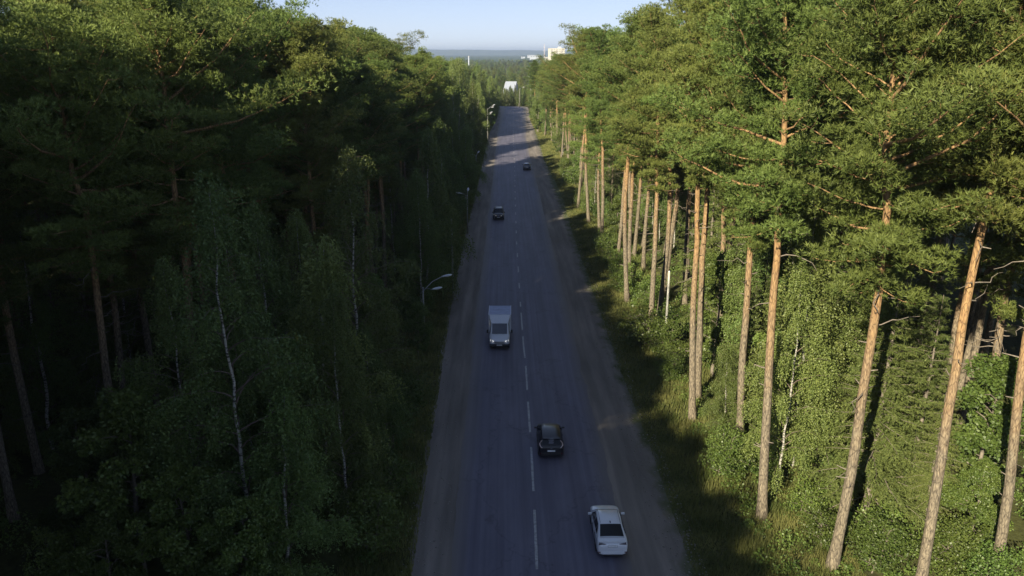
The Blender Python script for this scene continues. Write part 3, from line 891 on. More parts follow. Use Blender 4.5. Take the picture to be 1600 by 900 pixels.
place_list(fill(-1, 33.5, 48, 15.5, 33, 26, ['broad', 'bush', 'bush'], 2.6), -1)
place_list(fill(-1, 33, 62, 15.5, 34, 30, ['broad', 'broad', 'birch', 'spruce'], 2.8), -1)
place_list(fill(-1, 28, 80, 15, 32, 44, ['pine'] * 5 + ['birch'], 4.0), -1)
place_list(fill(-1, 80, 270, 13, 32, 135, ['pine'] * 8 + ['birch'], 4.1), -1)
place_list(fill(-1, 262, 425, 13, 34, 110, ['pine', 'pine', 'pine', 'birch'], 3.7), -1)
place_list(fill(-1, 24, 200, 32, 80, 300, ['pine'], 4.2), -1)
place_list(fill(-1, 30, 90, 13, 40, 46, ['broad', 'birch', 'spruce', 'broad'], 2.6), -1)
place_list(fill(-1, 200, 420, 32, 56, 90, ['pine'], 4.8), -1)
place_list(fill(-1, -70, 24, 11.5, 90, 330, ['pine'] * 6 + ['birch'], 4.2), -1)
place_list(fill(-1, 50, 230, 62, 110, 170, ['pine', 'pine', 'spruce'], 4.6), -1)
# dark spruces and birches where the road turns away
for i in range(100):
    y = rnd.uniform(430, 500); x = rnd.uniform(-2, 30) if i % 3 else rnd.uniform(-14, 2)
    r_ = min(math.hypot(x - p[0], y - p[1]) for p in [((q[1][0] + q[2][0]) / 2, q[1][1]) for q in map(road_row, range(400, 520, 6))])
    if r_ < 6.5: continue
    k = 'spruce' if rnd.random() < 0.7 else 'birch'
    hh_ = rnd.uniform(8.5, 12) if y < 470 else rnd.uniform(9, 12); v_ = rnd.randrange(3)
    if y < 450: tree(k, x, y, var=v_, h=hh_, rz=rnd.uniform(0, 6))
    else: mass_pts.append((x, y, zg(x, y), k, v_, hh_, rnd.uniform(0, 6.28)))

# ------------------------------------------------------------------ labels of the trees
ZONES = [(0, 35, 'nearer than the white sedan'), (35, 45, 'level with the white sedan'), (45, 58, 'level with the black hatchback'),
         (58, 66, 'just short of the box truck'), (66, 78, 'level with the box truck'), (78, 92, 'just beyond the box truck'),
         (92, 104, 'a little farther than the box truck'), (104, 117, 'just short of the oncoming black car'), (117, 130, 'level with the oncoming black car'),
         (130, 145, 'just beyond the oncoming black car'), (145, 162, 'midway between the two farthest cars'), (162, 180, 'just short of the farthest car'),
         (180, 198, 'level with the farthest car'), (198, 216, 'at the nearer sunlit road patch'), (216, 240, 'between the two sunlit road patches'),
         (240, 262, 'at the farther sunlit road patch'), (262, 285, 'just beyond the sunlit road patches'), (285, 320, 'well beyond the sunlit road patches'),
         (320, 360, 'on the far shaded stretch'), (360, 430, 'where the road disappears'), (430, 900, 'behind the bend')]
ORD = ['nearest the road', 'second', 'third', 'fourth', 'fifth', 'sixth', 'seventh', 'eighth', 'ninth', 'tenth', 'eleventh', 'twelfth', 'thirteenth', 'fourteenth', 'fifteenth', 'sixteenth', 'seventeenth', 'eighteenth',
       'nineteenth', 'twentieth', 'twenty-first', 'twenty-second', 'twenty-third', 'twenty-fourth', 'twenty-fifth', 'twenty-sixth',
       'twenty-seventh', 'twenty-eighth', 'twenty-ninth', 'thirtieth', 'thirty-first', 'thirty-second', 'thirty-third', 'thirty-fourth']
KD = {'pine': 'pine', 'spruce': 'spruce', 'birch': 'birch', 'broad': 'leafy tree', 'bush': 'bush'}
GRP = {'pine': 'pines lining the road', 'spruce': 'spruces among the pines', 'birch': 'birches lining the road', 'broad': 'leafy trees under the pines', 'bush': 'bushes along the verges'}
bins = {}
for rec in TREES:
    root, k, x, y, h, lab = rec
    root['group'] = GRP[k]
    if lab: root['label'] = lab; continue
    zi = next((i for i, z in enumerate(ZONES) if z[0] <= y < z[1]), len(ZONES) - 1)
    bins.setdefault((k, zi, x > centre_x(y)), []).append((abs(x - centre_x(y)), root, h))
for (k, zi, rt), lst in bins.items():
    lst.sort(key=lambda q: q[0])
    side = 'sunlit side' if rt else 'shaded side'
    for i, (d, root, h) in enumerate(lst):
        if zi == len(ZONES) - 1:
            root['label'] = 'dark %s %s from the road in the clump where the road bends, %s' % (KD[k], 'first' if i == 0 else ORD[min(i, 24)], side)
        elif i == 0:
            root['label'] = '%s nearest the road on the %s, %s' % (KD[k], side, ZONES[zi][2])
        elif i < len(ORD):
            root['label'] = '%s %s back from the road, %s, %s' % (KD[k], ORD[i], side, ZONES[zi][2])
        else:
            root['label'] = '%s top deep in the forest, %s, %s' % (KD[k], side, ZONES[zi][2])

# ------------------------------------------------------------------ deep forest as one mass, with geometry nodes
def gn_forest(name, pts, label):
    """pts: (x, y, z, kind, var, height, rot). One object, instancing the trees' own trunk and crown meshes."""
    keys = sorted({(p[3], p[4]) for p in pts if (p[3], p[4]) in FIRST})
    P = [p for p in pts if (p[3], p[4]) in FIRST]
    me = bpy.data.meshes.new(name)
    me.vertices.add(len(P))
    me.vertices.foreach_set('co', np.array([p[:3] for p in P], np.float32).ravel())
    def at(nm, typ, vals):
        a = me.attributes.new(nm, typ, 'POINT'); a.data.foreach_set('value', vals)
    at('variant', 'INT', np.array([keys.index((p[3], p[4])) for p in P], np.int32))
    at('size', 'FLOAT', np.array([p[5] / LIB[p[3]][1][p[4]] for p in P], np.float32))
    at('turn', 'FLOAT', np.array([p[6] for p in P], np.float32))
    ob = link(name, me)
    ng = bpy.data.node_groups.new(name, 'GeometryNodeTree')
    ng.interface.new_socket('Geometry', in_out='INPUT', socket_type='NodeSocketGeometry')
    ng.interface.new_socket('Geometry', in_out='OUTPUT', socket_type='NodeSocketGeometry')
    N, L = ng.nodes, ng.links
    gi = N.new('NodeGroupInput'); go = N.new('NodeGroupOutput')
    def named(nm, dt):
        a = N.new('GeometryNodeInputNamedAttribute'); a.data_type = dt; a.inputs['Name'].default_value = nm
        return a.outputs['Attribute']
    var, size, turn = named('variant', 'INT'), named('size', 'FLOAT'), named('turn', 'FLOAT')
    cv = N.new('ShaderNodeCombineXYZ'); L.new(turn, cv.inputs[2])
    join = N.new('GeometryNodeJoinGeometry')
    for i, key in enumerate(keys):
        cmp = N.new('FunctionNodeCompare'); cmp.data_type = 'INT'; cmp.operation = 'EQUAL'
        L.new(var, cmp.inputs[2]); cmp.inputs[3].default_value = i
        jn = N.new('GeometryNodeJoinGeometry')
        for part in FIRST[key]:
            oi = N.new('GeometryNodeObjectInfo'); oi.transform_space = 'ORIGINAL'
            oi.inputs['Object'].default_value = part
            oi.inputs['As Instance'].default_value = False
            L.new(oi.outputs['Geometry'], jn.inputs[0])
        ip = N.new('GeometryNodeInstanceOnPoints')
        L.new(gi.outputs[0], ip.inputs['Points']); L.new(cmp.outputs[0], ip.inputs['Selection'])
        L.new(jn.outputs[0], ip.inputs['Instance']); L.new(cv.outputs[0], ip.inputs['Rotation']); L.new(size, ip.inputs['Scale'])
        L.new(ip.outputs[0], join.inputs[0])
    L.new(join.outputs[0], go.inputs[0])
    md = ob.modifiers.new('trees', 'NODES'); md.node_group = ng
    tag(ob, label, 'forest', kind='stuff')
    return ob
gn_forest('forest', mass_pts, 'mass of pines deep behind the front rows on both sides of the road')

far = []
tries = 0
while len(far) < 5200 and tries < 60000:
    tries += 1
    y = 470 + (2600 - 470) * rnd.random() ** 1.25
    x = rnd.uniform(-0.32, 0.24) * y
    if y < 620 and -14 < x < 12 and y > 582: continue
    if y < 500 and abs(x) < 18: continue
    k = 'spruce' if rnd.random() < 0.3 else ('pine' if rnd.random() < 0.7 else 'birch')
    h = {'spruce': rnd.uniform(17, 23), 'pine': rnd.uniform(18, 25), 'birch': rnd.uniform(15, 21)}[k]
    if abs(x) < 22 and y < 600: k = 'spruce'; h = rnd.uniform(8.5, 12.5)
    v = rnd.choice((6, 7)) if k == 'pine' else rnd.randrange(3)
    far.append((x, y, zg(x, y), k, v if k == 'pine' else v % 3, h, rnd.uniform(0, 6.28)))
gn_forest('far_forest', far, 'far forest filling the low plain beyond the end of the road')

# canopy of the farthest woods, too far to tell trees apart
def far_canopy():
    rs = np.random.RandomState(3)
    V, F = [], []
    rows = [2300 * 1.05 ** k for k in range(30)]
    cols = 150
    for j, y in enumerate(rows):
        for i in range(cols):
            x = (-0.5 + i / (cols - 1)) * y * 0.9 + rs.uniform(-6, 6)
            V.append((x, y + rs.uniform(-20, 20), 4.0 + rs.uniform(-2.5, 2.5) + 2 * noise.noise((x / 300, y / 400, 0))))
    for j in range(len(rows) - 1):
        for i in range(cols - 1):
            a = j * cols + i
            F += [(a, a + 1, a + cols), (a + 1, a + cols + 1, a + cols)]
    o = link('distant_woods', mesh_np('distant_woods', V, F, M['far_wood'], attr=rs.rand(len(F))))
    tag(o, 'dark green carpet of distant woods below the ridge', 'forest', kind='stuff')
far_canopy()

# ------------------------------------------------------------------ grass and undergrowth
def blades(name, n, area, hh, seed, label, wid=0.05):
    rs = np.random.RandomState(seed)
    x, y, dens = area(rs, n)
    P = np.stack([x, y, np.zeros(n)], 1)
    h = rs.uniform(0.5, 1.2, n) * hh(x, y)
    a = rs.rand(n) * 6.28
    ln = rs.uniform(0.1, 0.5, n)
    dx = np.stack([np.cos(a), np.sin(a), np.zeros(n)], 1)
    sd_ = np.stack([-np.sin(a + 0.6), np.cos(a + 0.6), np.zeros(n)], 1)
    w = wid * rs.uniform(0.6, 1.3, (n, 1)) * (0.7 + 0.006 * y[:, None])
    V = np.stack([P - sd_ * w / 2, P + sd_ * w / 2, P + dx * (ln * h)[:, None] + np.array([0, 0, 1.0]) * h[:, None]], 1).reshape(-1, 3)
    F = np.arange(3 * n).reshape(-1, 3)
    o = link(name, mesh_np(name, V, F, M['grass_blade'], attr=np.clip(dens * 0.6 + rs.rand(n) * 0.5, 0, 1)))
    tag(o, label, 'grass', kind='stuff')
def clump_noise(x, y, s=0.7):
    return np.array([noise.noise((a * s, c * s, 0)) for a, c in zip(x, y)])
def area_right(rs, n):
    y = 30 + 330 * rs.rand(n) ** 2.1
    e = np.interp(y, EY, EX[:, 3])
    x = e - 0.3 + 9.0 * rs.rand(n) ** 1.15
    g = clump_noise(x, y, 0.55)
    return x, y, np.clip(0.5 + g, 0, 1)
def h_right(x, y):
    e = np.interp(y, EY, EX[:, 3])
    return 0.12 + 0.5 * np.clip((x - e) / 2.5, 0, 1) * (0.75 + 0.5 * np.sin(x * 1.3) * np.cos(y * 0.9))
blades('grass', 190000, area_right, h_right, 5, 'tall tousled grass along the verge on the sunlit side')
def area_left(rs, n):
    y = 30 + 330 * rs.rand(n) ** 2.0
    e = np.interp(y, EY, EX[:, 0])
    x = e + 0.2 - 4.0 * rs.rand(n)
    return x, y, np.clip(0.5 + clump_noise(x, y, 0.5), 0, 1)
blades('grass', 60000, area_left, lambda x, y: 0.35 + 0 * x, 6, 'dark grass under the birches along the shaded shoulder')

def roadside_stones():
    rs = np.random.RandomState(12)
    n = 2600
    y = 30 + 130 * rs.rand(n) ** 1.6
    rt = rs.rand(n) < 0.6
    e = np.where(rt, np.interp(y, EY, EX[:, 3]), np.interp(y, EY, EX[:, 0]))
    x = e + np.where(rt, -1, 1) * (rs.rand(n) ** 1.7 * 2.4 - 0.4)
    r = rs.uniform(0.025, 0.085, n)
    base = np.array([(1, 0, 0), (-.5, .9, 0), (-.5, -.9, 0), (0, 0, .75), (.1, .1, -.4)])
    tri = np.array([(0, 1, 3), (1, 2, 3), (2, 0, 3), (1, 0, 4), (2, 1, 4), (0, 2, 4)])
    V = (base[None] * r[:, None, None] * rs.uniform(.7, 1.3, (n, 5, 1)) + np.stack([x, y, np.full(n, .03)], 1)[:, None]).reshape(-1, 3)
    F = (tri[None] + np.arange(n)[:, None, None] * 5).reshape(-1, 3)
    o = link('gravel', mesh_np('gravel', V, F, M['stone']))
    tag(o, 'loose stones scattered along the outer edges of the dirt shoulders', 'gravel', kind='stuff')
M['stone'] = simple('roadside_stone', (0.26, 0.24, 0.21), 0.9, noise_amt=0.3, nscale=2)
roadside_stones()

def undergrowth():
    rs = np.random.RandomState(9)
    n = 1300
    y = 31 + 120 * rs.rand(n) ** 1.5
    x = np.interp(y, EY, EX[:, 3]) + 3.5 + 22 * rs.rand(n) ** 1.3
    lf = np.arange(n) % 3 == 0
    x = np.where(lf, np.interp(y, EY, EX[:, 0]) - 1.5 - 26 * rs.rand(n), x)
    r = rs.uniform(0.25, 0.8, n)
    per = 110
    d = unit(rs.normal(size=(n * per, 3))); d[:, 2] = np.abs(d[:, 2])
    p = np.repeat(np.stack([x, y, np.zeros(n)], 1), per, 0) + d * np.repeat(r, per)[:, None] * (1, 1, 1.5) * rs.rand(n * per, 1) ** 0.4
    V, F = leaf_quads(rs, p, 0.15, 0.1, outd=d)
    A = np.clip(np.repeat(rs.uniform(0.2, 0.8, n), per) + rs.normal(0, 0.15, len(F)), 0, 1)
    o = link('undergrowth', mesh_np('undergrowth', V, F, M['broad_leaf'], attr=A))
    tag(o, 'low leafy undergrowth and saplings between the pine trunks', 'undergrowth', kind='stuff')
undergrowth()

# ------------------------------------------------------------------ hard things: mesh helpers
def bm_obj(name, bm, mats, parent=None, smooth=False, bevel=0.0, subsurf=0):
    bmesh.ops.recalc_face_normals(bm, faces=bm.faces)
    me = bpy.data.meshes.new(name)
    bm.to_mesh(me); bm.free()
    for mt in (mats if isinstance(mats, (list, tuple)) else [mats]): me.materials.append(mt)
    if smooth:
        me.polygons.foreach_set('use_smooth', np.ones(len(me.polygons), bool))
    o = link(name, me, parent)
    if subsurf:
        s = o.modifiers.new('s', 'SUBSURF'); s.levels = s.render_levels = subsurf
    if bevel:
        b = o.modifiers.new('b', 'BEVEL'); b.width = bevel; b.segments = 2; b.limit_method = 'ANGLE'; b.angle_limit = R(35)
    return o

def add_box(bm, c, s, rot=None):
    r = bmesh.ops.create_cube(bm, size=1.0)
    for v in r['verts']:
        p = Vector((v.co.x * s[0], v.co.y * s[1], v.co.z * s[2]))
        if rot is not None: p = rot @ p
        v.co = p + Vector(c)
    return r['verts']

def add_cyl(bm, p0, p1, r0, r1=None, seg=12):
    p0, p1 = Vector(p0), Vector(p1)
    d = p1 - p0
    r = bmesh.ops.create_cone(bm, cap_ends=True, segments=seg, radius1=r0, radius2=r0 if r1 is None else r1, depth=d.length)
    q = d.to_track_quat('Z', 'Y').to_matrix()
    for v in r['verts']: v.co = q @ v.co + (p0 + p1) / 2
    return r['verts']

def add_poly(bm, pts, thick=None, direction=(0, 0, 1)):
    """closed slab from a polygon, thickened along direction"""
    vs = [bm.verts.new(p) for p in pts]
    f = bm.faces.new(vs)
    if thick:
        d = Vector(direction).normalized() * thick
        vs2 = [bm.verts.new(Vector(p) + d) for p in pts]
        bm.faces.new(vs2[::-1])
        n = len(vs)
        for i in range(n): bm.faces.new((vs[i], vs2[i], vs2[(i + 1) % n], vs[(i + 1) % n]))
    return f

M['white_paint'] = simple('white_car_paint', (0.72, 0.73, 0.76), 0.32, 0.0, 0.5, 0.8)
M['black_paint'] = simple('black_car_paint', (0.012, 0.012, 0.018), 0.38, 0.0, 0.4, 0.35)
M['navy_paint'] = simple('dark_blue_car_paint', (0.014, 0.016, 0.030), 0.25, 0.0, 0.5, 1.0)
M['glass'] = simple('tinted_glass', (0.008, 0.009, 0.012), 0.10, 0.0, 0.3, 0.0)
M['cab_glass'] = simple('windscreen_glass', (0.03, 0.032, 0.045), 0.08, 0.0, 0.6, 0.5)
M['rubber'] = simple('tyre_rubber', (0.018, 0.018, 0.018), 0.85, noise_amt=0.2)
M['rim'] = simple('alloy_rim', (0.45, 0.45, 0.47), 0.35, 0.9)
M['plastic'] = simple('black_plastic', (0.02, 0.02, 0.022), 0.6)
M['plate'] = simple('number_plate_white', (0.75, 0.75, 0.75), 0.45)
M['plate_ink'] = simple('number_plate_ink', (0.05, 0.05, 0.06), 0.6)
M['red_lens'] = simple('red_lamp_lens', (0.10, 0.012, 0.014), 0.15, 0, 0.6, 1.0)
M['smoked_lens'] = simple('smoked_lamp_lens', (0.03, 0.01, 0.014), 0.12, 0, 0.6, 1.0)
M['pink_lens'] = simple('pale_lamp_strip', (0.72, 0.55, 0.52), 0.2, 0, 0.6, 1.0)
M['headlight'] = simple('lit_headlight', (0.9, 0.9, 0.9), 0.2, emit=0.35)
M['chrome'] = simple('chrome', (0.75, 0.75, 0.78), 0.12, 1.0)
M['box_panel'] = simple('cargo_box_panel', (0.68, 0.70, 0.75), 0.5, noise_amt=0.08, nscale=2)
M['box_roof'] = simple('cargo_box_roof', (0.30, 0.34, 0.50), 0.5, noise_amt=0.15, nscale=2)
M['cab_paint'] = simple('silver_cab_paint', (0.60, 0.61, 0.65), 0.35, 0.1, 0.5, 0.6)
M['sticker'] = simple('pale_sticker', (0.30, 0.30, 0.36), 0.6)

def loft(sections, cap=True):
    """sections: list of lists of (x>=0 half, z) at y -> full mirrored shell"""
    bm = bmesh.new()
    rings = []
    for y, half in sections:
        ring = [bm.verts.new((x, y, z)) for x, z in half]
        ring += [bm.verts.new((-x, y, z)) for x, z in reversed(half[1:-1])]
        rings.append(ring)
    n = len(rings[0])
    for a, c in zip(rings[:-1], rings[1:]):
        for i in range(n): bm.faces.new((a[i], a[(i + 1) % n], c[(i + 1) % n], c[i]))
    if cap:
        bm.faces.new(rings[0][::-1]); bm.faces.new(rings[-1])
    return bm

def lower_half(hw, zb, zt, cr):
    return [(0, zb), (0.62 * hw, zb), (0.92 * hw, zb + 0.03), (0.985 * hw, zb + (zt - zb) * 0.28), (hw, zb + (zt - zb) * 0.62), (0.965 * hw, zt - 0.07),
            (0.88 * hw, zt - 0.005), (0.5 * hw, zt + cr * 0.75), (0, zt + cr)]

def cut_arches(o, ys, r, hw):
    """cut the wheel arches out of the shell"""
    bm = bmesh.new()
    for y in ys:
        add_cyl(bm, (-hw - 0.2, y, r * 0.98), (-hw + 0.30, y, r * 0.98), r * 1.17, seg=24)
        add_cyl(bm, (hw - 0.30, y, r * 0.98), (hw + 0.2, y, r * 0.98), r * 1.17, seg=24)
    cut = bm_obj('cutter', bm, M['plastic'])
    md = o.modifiers.new('cut', 'BOOLEAN'); md.operation = 'DIFFERENCE'; md.object = cut; md.solver = 'EXACT'
    dg = bpy.context.evaluated_depsgraph_get(); dg.update()
    me = bpy.data.meshes.new_from_object(o.evaluated_get(dg))
    o.modifiers.clear(); o.data = me
    bpy.data.objects.remove(cut, do_unlink=True)

def wheel(root, x, y, r, w=0.2):
    s = 1 if x > 0 else -1
    bm = bmesh.new()
    prof = [(r * 0.66, -w / 2), (r * 0.92, -w / 2), (r, -w / 2 + 0.03), (r, w / 2 - 0.03), (r * 0.92, w / 2), (r * 0.66, w / 2)]
    seg = 24
    rings = [[bm.verts.new((px, q * math.cos(a), q * math.sin(a))) for q, px in prof] for a in [i * 2 * math.pi / seg for i in range(seg)]]
    for i in range(seg):
        a, c = rings[i], rings[(i + 1) % seg]
        for k in range(len(prof)): bm.faces.new((a[k], a[(k + 1) % len(prof)], c[(k + 1) % len(prof)], c[k]))
    o = bm_obj('wheel', bm, M['rubber'], root, smooth=False)
    o.location = (x, y, r)
    bm = bmesh.new()
    add_cyl(bm, (s * -0.03, 0, 0), (s * 0.06, 0, 0), r * 0.16, seg=10)
    add_cyl(bm, (s * -0.06, 0, 0), (s * -0.03, 0, 0), r * 0.665, seg=20)
    for k in range(7):
        a = k * 2 * math.pi / 7
        add_box(bm, (s * 0.02, math.cos(a) * r * 0.36, math.sin(a) * r * 0.36), (0.04, r * 0.62, r * 0.11), Matrix.Rotation(a, 3, 'X'))
    bm_obj('rim', bm, M['rim'], o)

from mathutils.bvhtree import BVHTree
def bvh_of(objs):
    V, F = [], []
    dg = bpy.context.evaluated_depsgraph_get(); dg.update()
    for o in objs:
        me = o.evaluated_get(dg).data; n = len(V)
        V += [v.co.copy() for v in me.vertices]; F += [[n + i for i in p.vertices] for p in me.polygons]
    return BVHTree.FromPolygons(V, F)

def decal(name, root, bvh, pts, direction, mat, lift=0.012, n=5, parent=None):
    """thin plate that follows the bodywork; pts = quad (x, z) seen along direction (0, dy, dz)"""
    d = Vector(direction).normalized()
    bm = bmesh.new(); g = []
    a, b_, c, e = [Vector((p[0], 0, p[1])) for p in pts]
    for i in range(n + 1):
        row = []
        for j in range(4):
            u, v = i / n, j / 3
            p = (a * (1 - u) + b_ * u) * (1 - v) + (e * (1 - u) + c * u) * v
            # the ray passes through (x, y0, z) and runs along d
            y0 = -1.95 if d.y > 0 else 1.95
            o = Vector((p.x, y0, p.z)) - d * 4
            hit, nrm, _, _ = bvh.ray_cast(o, d)
            if hit is None: hit, nrm = Vector((p.x, y0, p.z)), -d
            row.append((hit - d * lift, hit + d * 0.015))
        g.append(row)
    top = [[bm.verts.new(q[0]) for q in row] for row in g]
    bot = [[bm.verts.new(q[1]) for q in row] for row in g]
    for i in range(n):
        for j in range(3):
            bm.faces.new((top[i][j], top[i + 1][j], top[i + 1][j + 1], top[i][j + 1]))
            bm.faces.new((bot[i][j + 1], bot[i + 1][j + 1], bot[i + 1][j], bot[i][j]))
        bm.faces.new((top[i][0], bot[i][0], bot[i + 1][0], top[i + 1][0])); bm.faces.new((top[i + 1][3], bot[i + 1][3], bot[i][3], top[i][3]))
    for j in range(3):
        bm.faces.new((top[0][j + 1], bot[0][j + 1], bot[0][j], top[0][j])); bm.faces.new((top[n][j], bot[n][j], bot[n][j + 1], top[n][j + 1]))
    return bm_obj(name, bm, mat, parent or root)

def lerp(a, c, t): return tuple(p + (q - p) * t for p, q in zip(a, c))

def pane(root, name, q, mat, inset=(0.06, 0.06), lift=0.010, nu=4, bulge=0.0, parent=None):
    """curved pane on the bilinear patch q = (a, b, c, d); u runs a->b, v runs a->d"""
    a, b_, c, d = [Vector(p) for p in q]
    bm = bmesh.new()
    def P(u, v): return (a * (1 - u) + b_ * u) * (1 - v) + (d * (1 - u) + c * u) * v
    nrm = (b_ - a).cross(d - a).normalized()
    mid = P(.5, .5)
    if nrm.dot(mid - Vector((0, mid.y * 0.5, 0.6))) < 0: nrm = -nrm
    g = []
    for i in range(nu + 1):
        col = []
        for j in range(3):
            u = inset[0] + (1 - 2 * inset[0]) * i / nu; v = inset[1] + (1 - 2 * inset[1]) * j / 2
            bl = bulge * 4 * u * (1 - u)
            col.append(bm.verts.new(P(u, v) + nrm * (lift + bl)))
        g.append(col)
    for i in range(nu):
        for j in range(2): bm.faces.new((g[i][j], g[i + 1][j], g[i + 1][j + 1], g[i][j + 1]))
    ext = bmesh.ops.extrude_face_region(bm, geom=bm.faces[:])
    for v in [e for e in ext['geom'] if isinstance(e, bmesh.types.BMVert)]: v.co -= nrm * (lift + 0.012)
    return bm_obj(name, bm, mat, parent or root, smooth=False)

def plate(root, loc, tilt, w=0.52, h=0.112, facing=-1):
    e = bmesh.new(); add_box(e, (0, 0, 0), (w, 0.012, h))
    o = bm_obj('number_plate', e, M['plate'], root, bevel=0.006)
    o.location = loc; o.rotation_euler = (tilt, 0, 0)
    e = bmesh.new()                                    # thin raised dark rim; the characters are not readable in the photograph
    for sx, sz, ww, hh in ((0, h / 2, w, 0.008), (0, -h / 2, w, 0.008), (-w / 2, 0, 0.008, h), (w / 2, 0, 0.008, h), (w * 0.24, 0, 0.006, h)):
        add_box(e, (sx, facing * 0.008, sz), (ww, 0.006, hh))
    f = bm_obj('plate_frame', e, M['plate_ink'], o)
    return o

def mirror_pair(root, y, z, hw, paint, mat2=None):
    for s in (-1, 1):
        bm = bmesh.new()
        add_box(bm, (s * (hw + 0.13), y, z), (0.22, 0.11, 0.13))
        m = bm_obj('wing_mirror', bm, paint, root, bevel=0.035)
        bm = bmesh.new()
        add_box(bm, (s * (hw + 0.02), y + 0.02, z - 0.05), (0.12, 0.05, 0.04))
        bm_obj('mirror_arm', bm, M['plastic'], m)

BV = {}
def make_car(name, loc, rz, P):
    root = empty(name, loc, rz)
    paint = P['paint']
    body = bm_obj('body', loft([(y, lower_half(hw, zb, zt, cr)) for y, hw, zb, zt, cr in P['low']]), [paint], root, smooth=True, subsurf=2)
    cut_arches(body, P['axles'], P['wr'], P['hw'])
    body.data.polygons.foreach_set('use_smooth', np.ones(len(body.data.polygons), bool))
    bm = bmesh.new()
    L0 = P['low'][0][0]; L1 = P['low'][-1][0]
    add_box(bm, (0, (L0 + L1) / 2, 0.36), (P['hw'] * 2 - 0.34, (L1 - L0) * 0.86, 0.34))
    bm_obj('underbody', bm, M['plastic'], root)
    # cabin
    cab = P['cab']                                      # rear base, rear top, mid, front top, front base : y, bw, zb, tw, zt
    sec = []
    for y, bw, zb, tw, zt in cab:
        sec.append((y, [(0, zb - 0.06), (bw * 0.98, zb - 0.06), (bw, zb), (tw + (bw - tw) * 0.08, zt - 0.035), (tw * 0.93, zt), (tw * 0.5, zt + 0.016), (0, zt + 0.022)]))
    cabin = bm_obj('cabin', loft(sec), [paint], root, bevel=0.02)
    cabin.data.polygons.foreach_set('use_smooth', np.ones(len(cabin.data.polygons), bool))
    def top(i, s, f=0.93): y, bw, zb, tw, zt = cab[i]; return (s * tw * f, y, zt)
    def base(i, s, f=0.93): y, bw, zb, tw, zt = cab[i]; return (s * tw * f, y, zt)
    n = len(cab)
    wsb = (cab[-1], cab[-2]); rwb = (cab[0], cab[1])
    pane(root, 'windscreen', [(-wsb[0][3] * .93, wsb[0][0], wsb[0][4]), (wsb[0][3] * .93, wsb[0][0], wsb[0][4]), (wsb[1][3] * .93, wsb[1][0], wsb[1][4]), (-wsb[1][3] * .93, wsb[1][0], wsb[1][4])],
         P.get('front_glass', M['glass']), (0.03, 0.05), 0.012, 6, 0.016)
    pane(root, 'rear_window', [(-rwb[0][3] * .93, rwb[0][0], rwb[0][4]), (rwb[0][3] * .93, rwb[0][0], rwb[0][4]), (rwb[1][3] * .93, rwb[1][0], rwb[1][4]), (-rwb[1][3] * .93, rwb[1][0], rwb[1][4])],
         M['glass'], (0.015, 0.05), 0.012, 6, 0.016)
    for s in (-1, 1):
        for i in range(1, n - 2):
            def side(j, t):
                y, bw, zb, tw, zt = cab[j]
                a = (bw, y, zb); c = (tw + (bw - tw) * 0.08, y, zt - 0.035)
                p = lerp(a, c, t); return (s * p[0], p[1], p[2])
            pane(root, 'side_window', [side(i, .06), side(i + 1, .06), side(i + 1, .93), side(i, .93)], M['glass'], (0.05, 0.05), 0.008, 2)
        # rear quarter and front corner panes (triangular)
        for (j, k, nm) in ((1, 0, 'quarter_window'), (n - 2, n - 1, 'corner_window')):
            y, bw, zb, tw, zt = cab[j]; y2, bw2, zb2, tw2, zt2 = cab[k]
            a = Vector((bw, y, zb + 0.02)); c = Vector((tw + (bw - tw) * 0.08, y, zt - 0.055)); e = Vector(lerp((bw, y, zb + .02), (bw2, y2, zb2), 0.62))
            cen = (a + c + e) / 3
            bm = bmesh.new()
            pts = [cen + (p - cen) * 0.86 + Vector((0.016, 0, 0.004)) for p in (a, c, e)]
            add_poly(bm, [(s * p.x, p.y, p.z) for p in pts], 0.02, (-s, 0, 0))
            bm_obj(nm, bm, M['glass'], root)
        # door handles and door seams
        for yy in P['handles']:
            bm = bmesh.new(); add_box(bm, (s * (P['hw'] * 0.975), yy, P['belt'] - 0.13), (0.05, 0.17, 0.03))
            bm_obj('door_handle', bm, P.get('handle_mat', paint), root, bevel=0.008)
        for yy in P['seams']:
            bm = bmesh.new(); add_box(bm, (s * (P['hw'] * 0.985), yy, 0.60), (0.045, 0.012, 0.58))
            bm_obj('door_seam', bm, M['plastic'], root)
    mirror_pair(root, P['mirror'][0], P['mirror'][1], P['hw'] * 0.95, paint)
    for x in (-1, 1):
        for y in P['axles']:
            wheel(root, x * (P['hw'] - 0.115), y, P['wr'])
    BV[root.name] = bvh_of([body, cabin])
    return root

# --- white sedan, seen from behind and above
sedan = make_car('sedan_car', (*ground_at(949, 838), 0.02), R(0.5), dict(
    paint=M['white_paint'], hw=0.865, belt=0.97, wr=0.31, axles=(-1.32, 1.32), handles=(-0.62, 0.28), seams=(-0.95, -0.02, 0.88), mirror=(0.78, 0.98),
    low=[(-2.20, .66, .42, .70, .0), (-2.17, .78, .30, .86, .01), (-2.06, .845, .22, 1.03, .02), (-1.80, .862, .19, 1.085, .03), (-1.35, .868, .18, 1.06, .03), (-0.4, .87, .17, .99, .03),
         (0.5, .87, .17, .96, .03), (1.1, .868, .17, .955, .05), (1.6, .86, .18, .88, .06), (1.95, .82, .20, .78, .05), (2.13, .73, .27, .66, .02), (2.20, .60, .36, .56, .0)],
    cab=[(-1.76, .78, 1.06, .73, 1.105), (-0.92, .81, 1.02, .63, 1.415), (-0.10, .83, .985, .645, 1.465), (0.42, .825, .97, .62, 1.425), (1.20, .78, .955, .72, .985)]))
tag(sedan, 'white sedan with dark rear window driving away at the road edge', 'car')
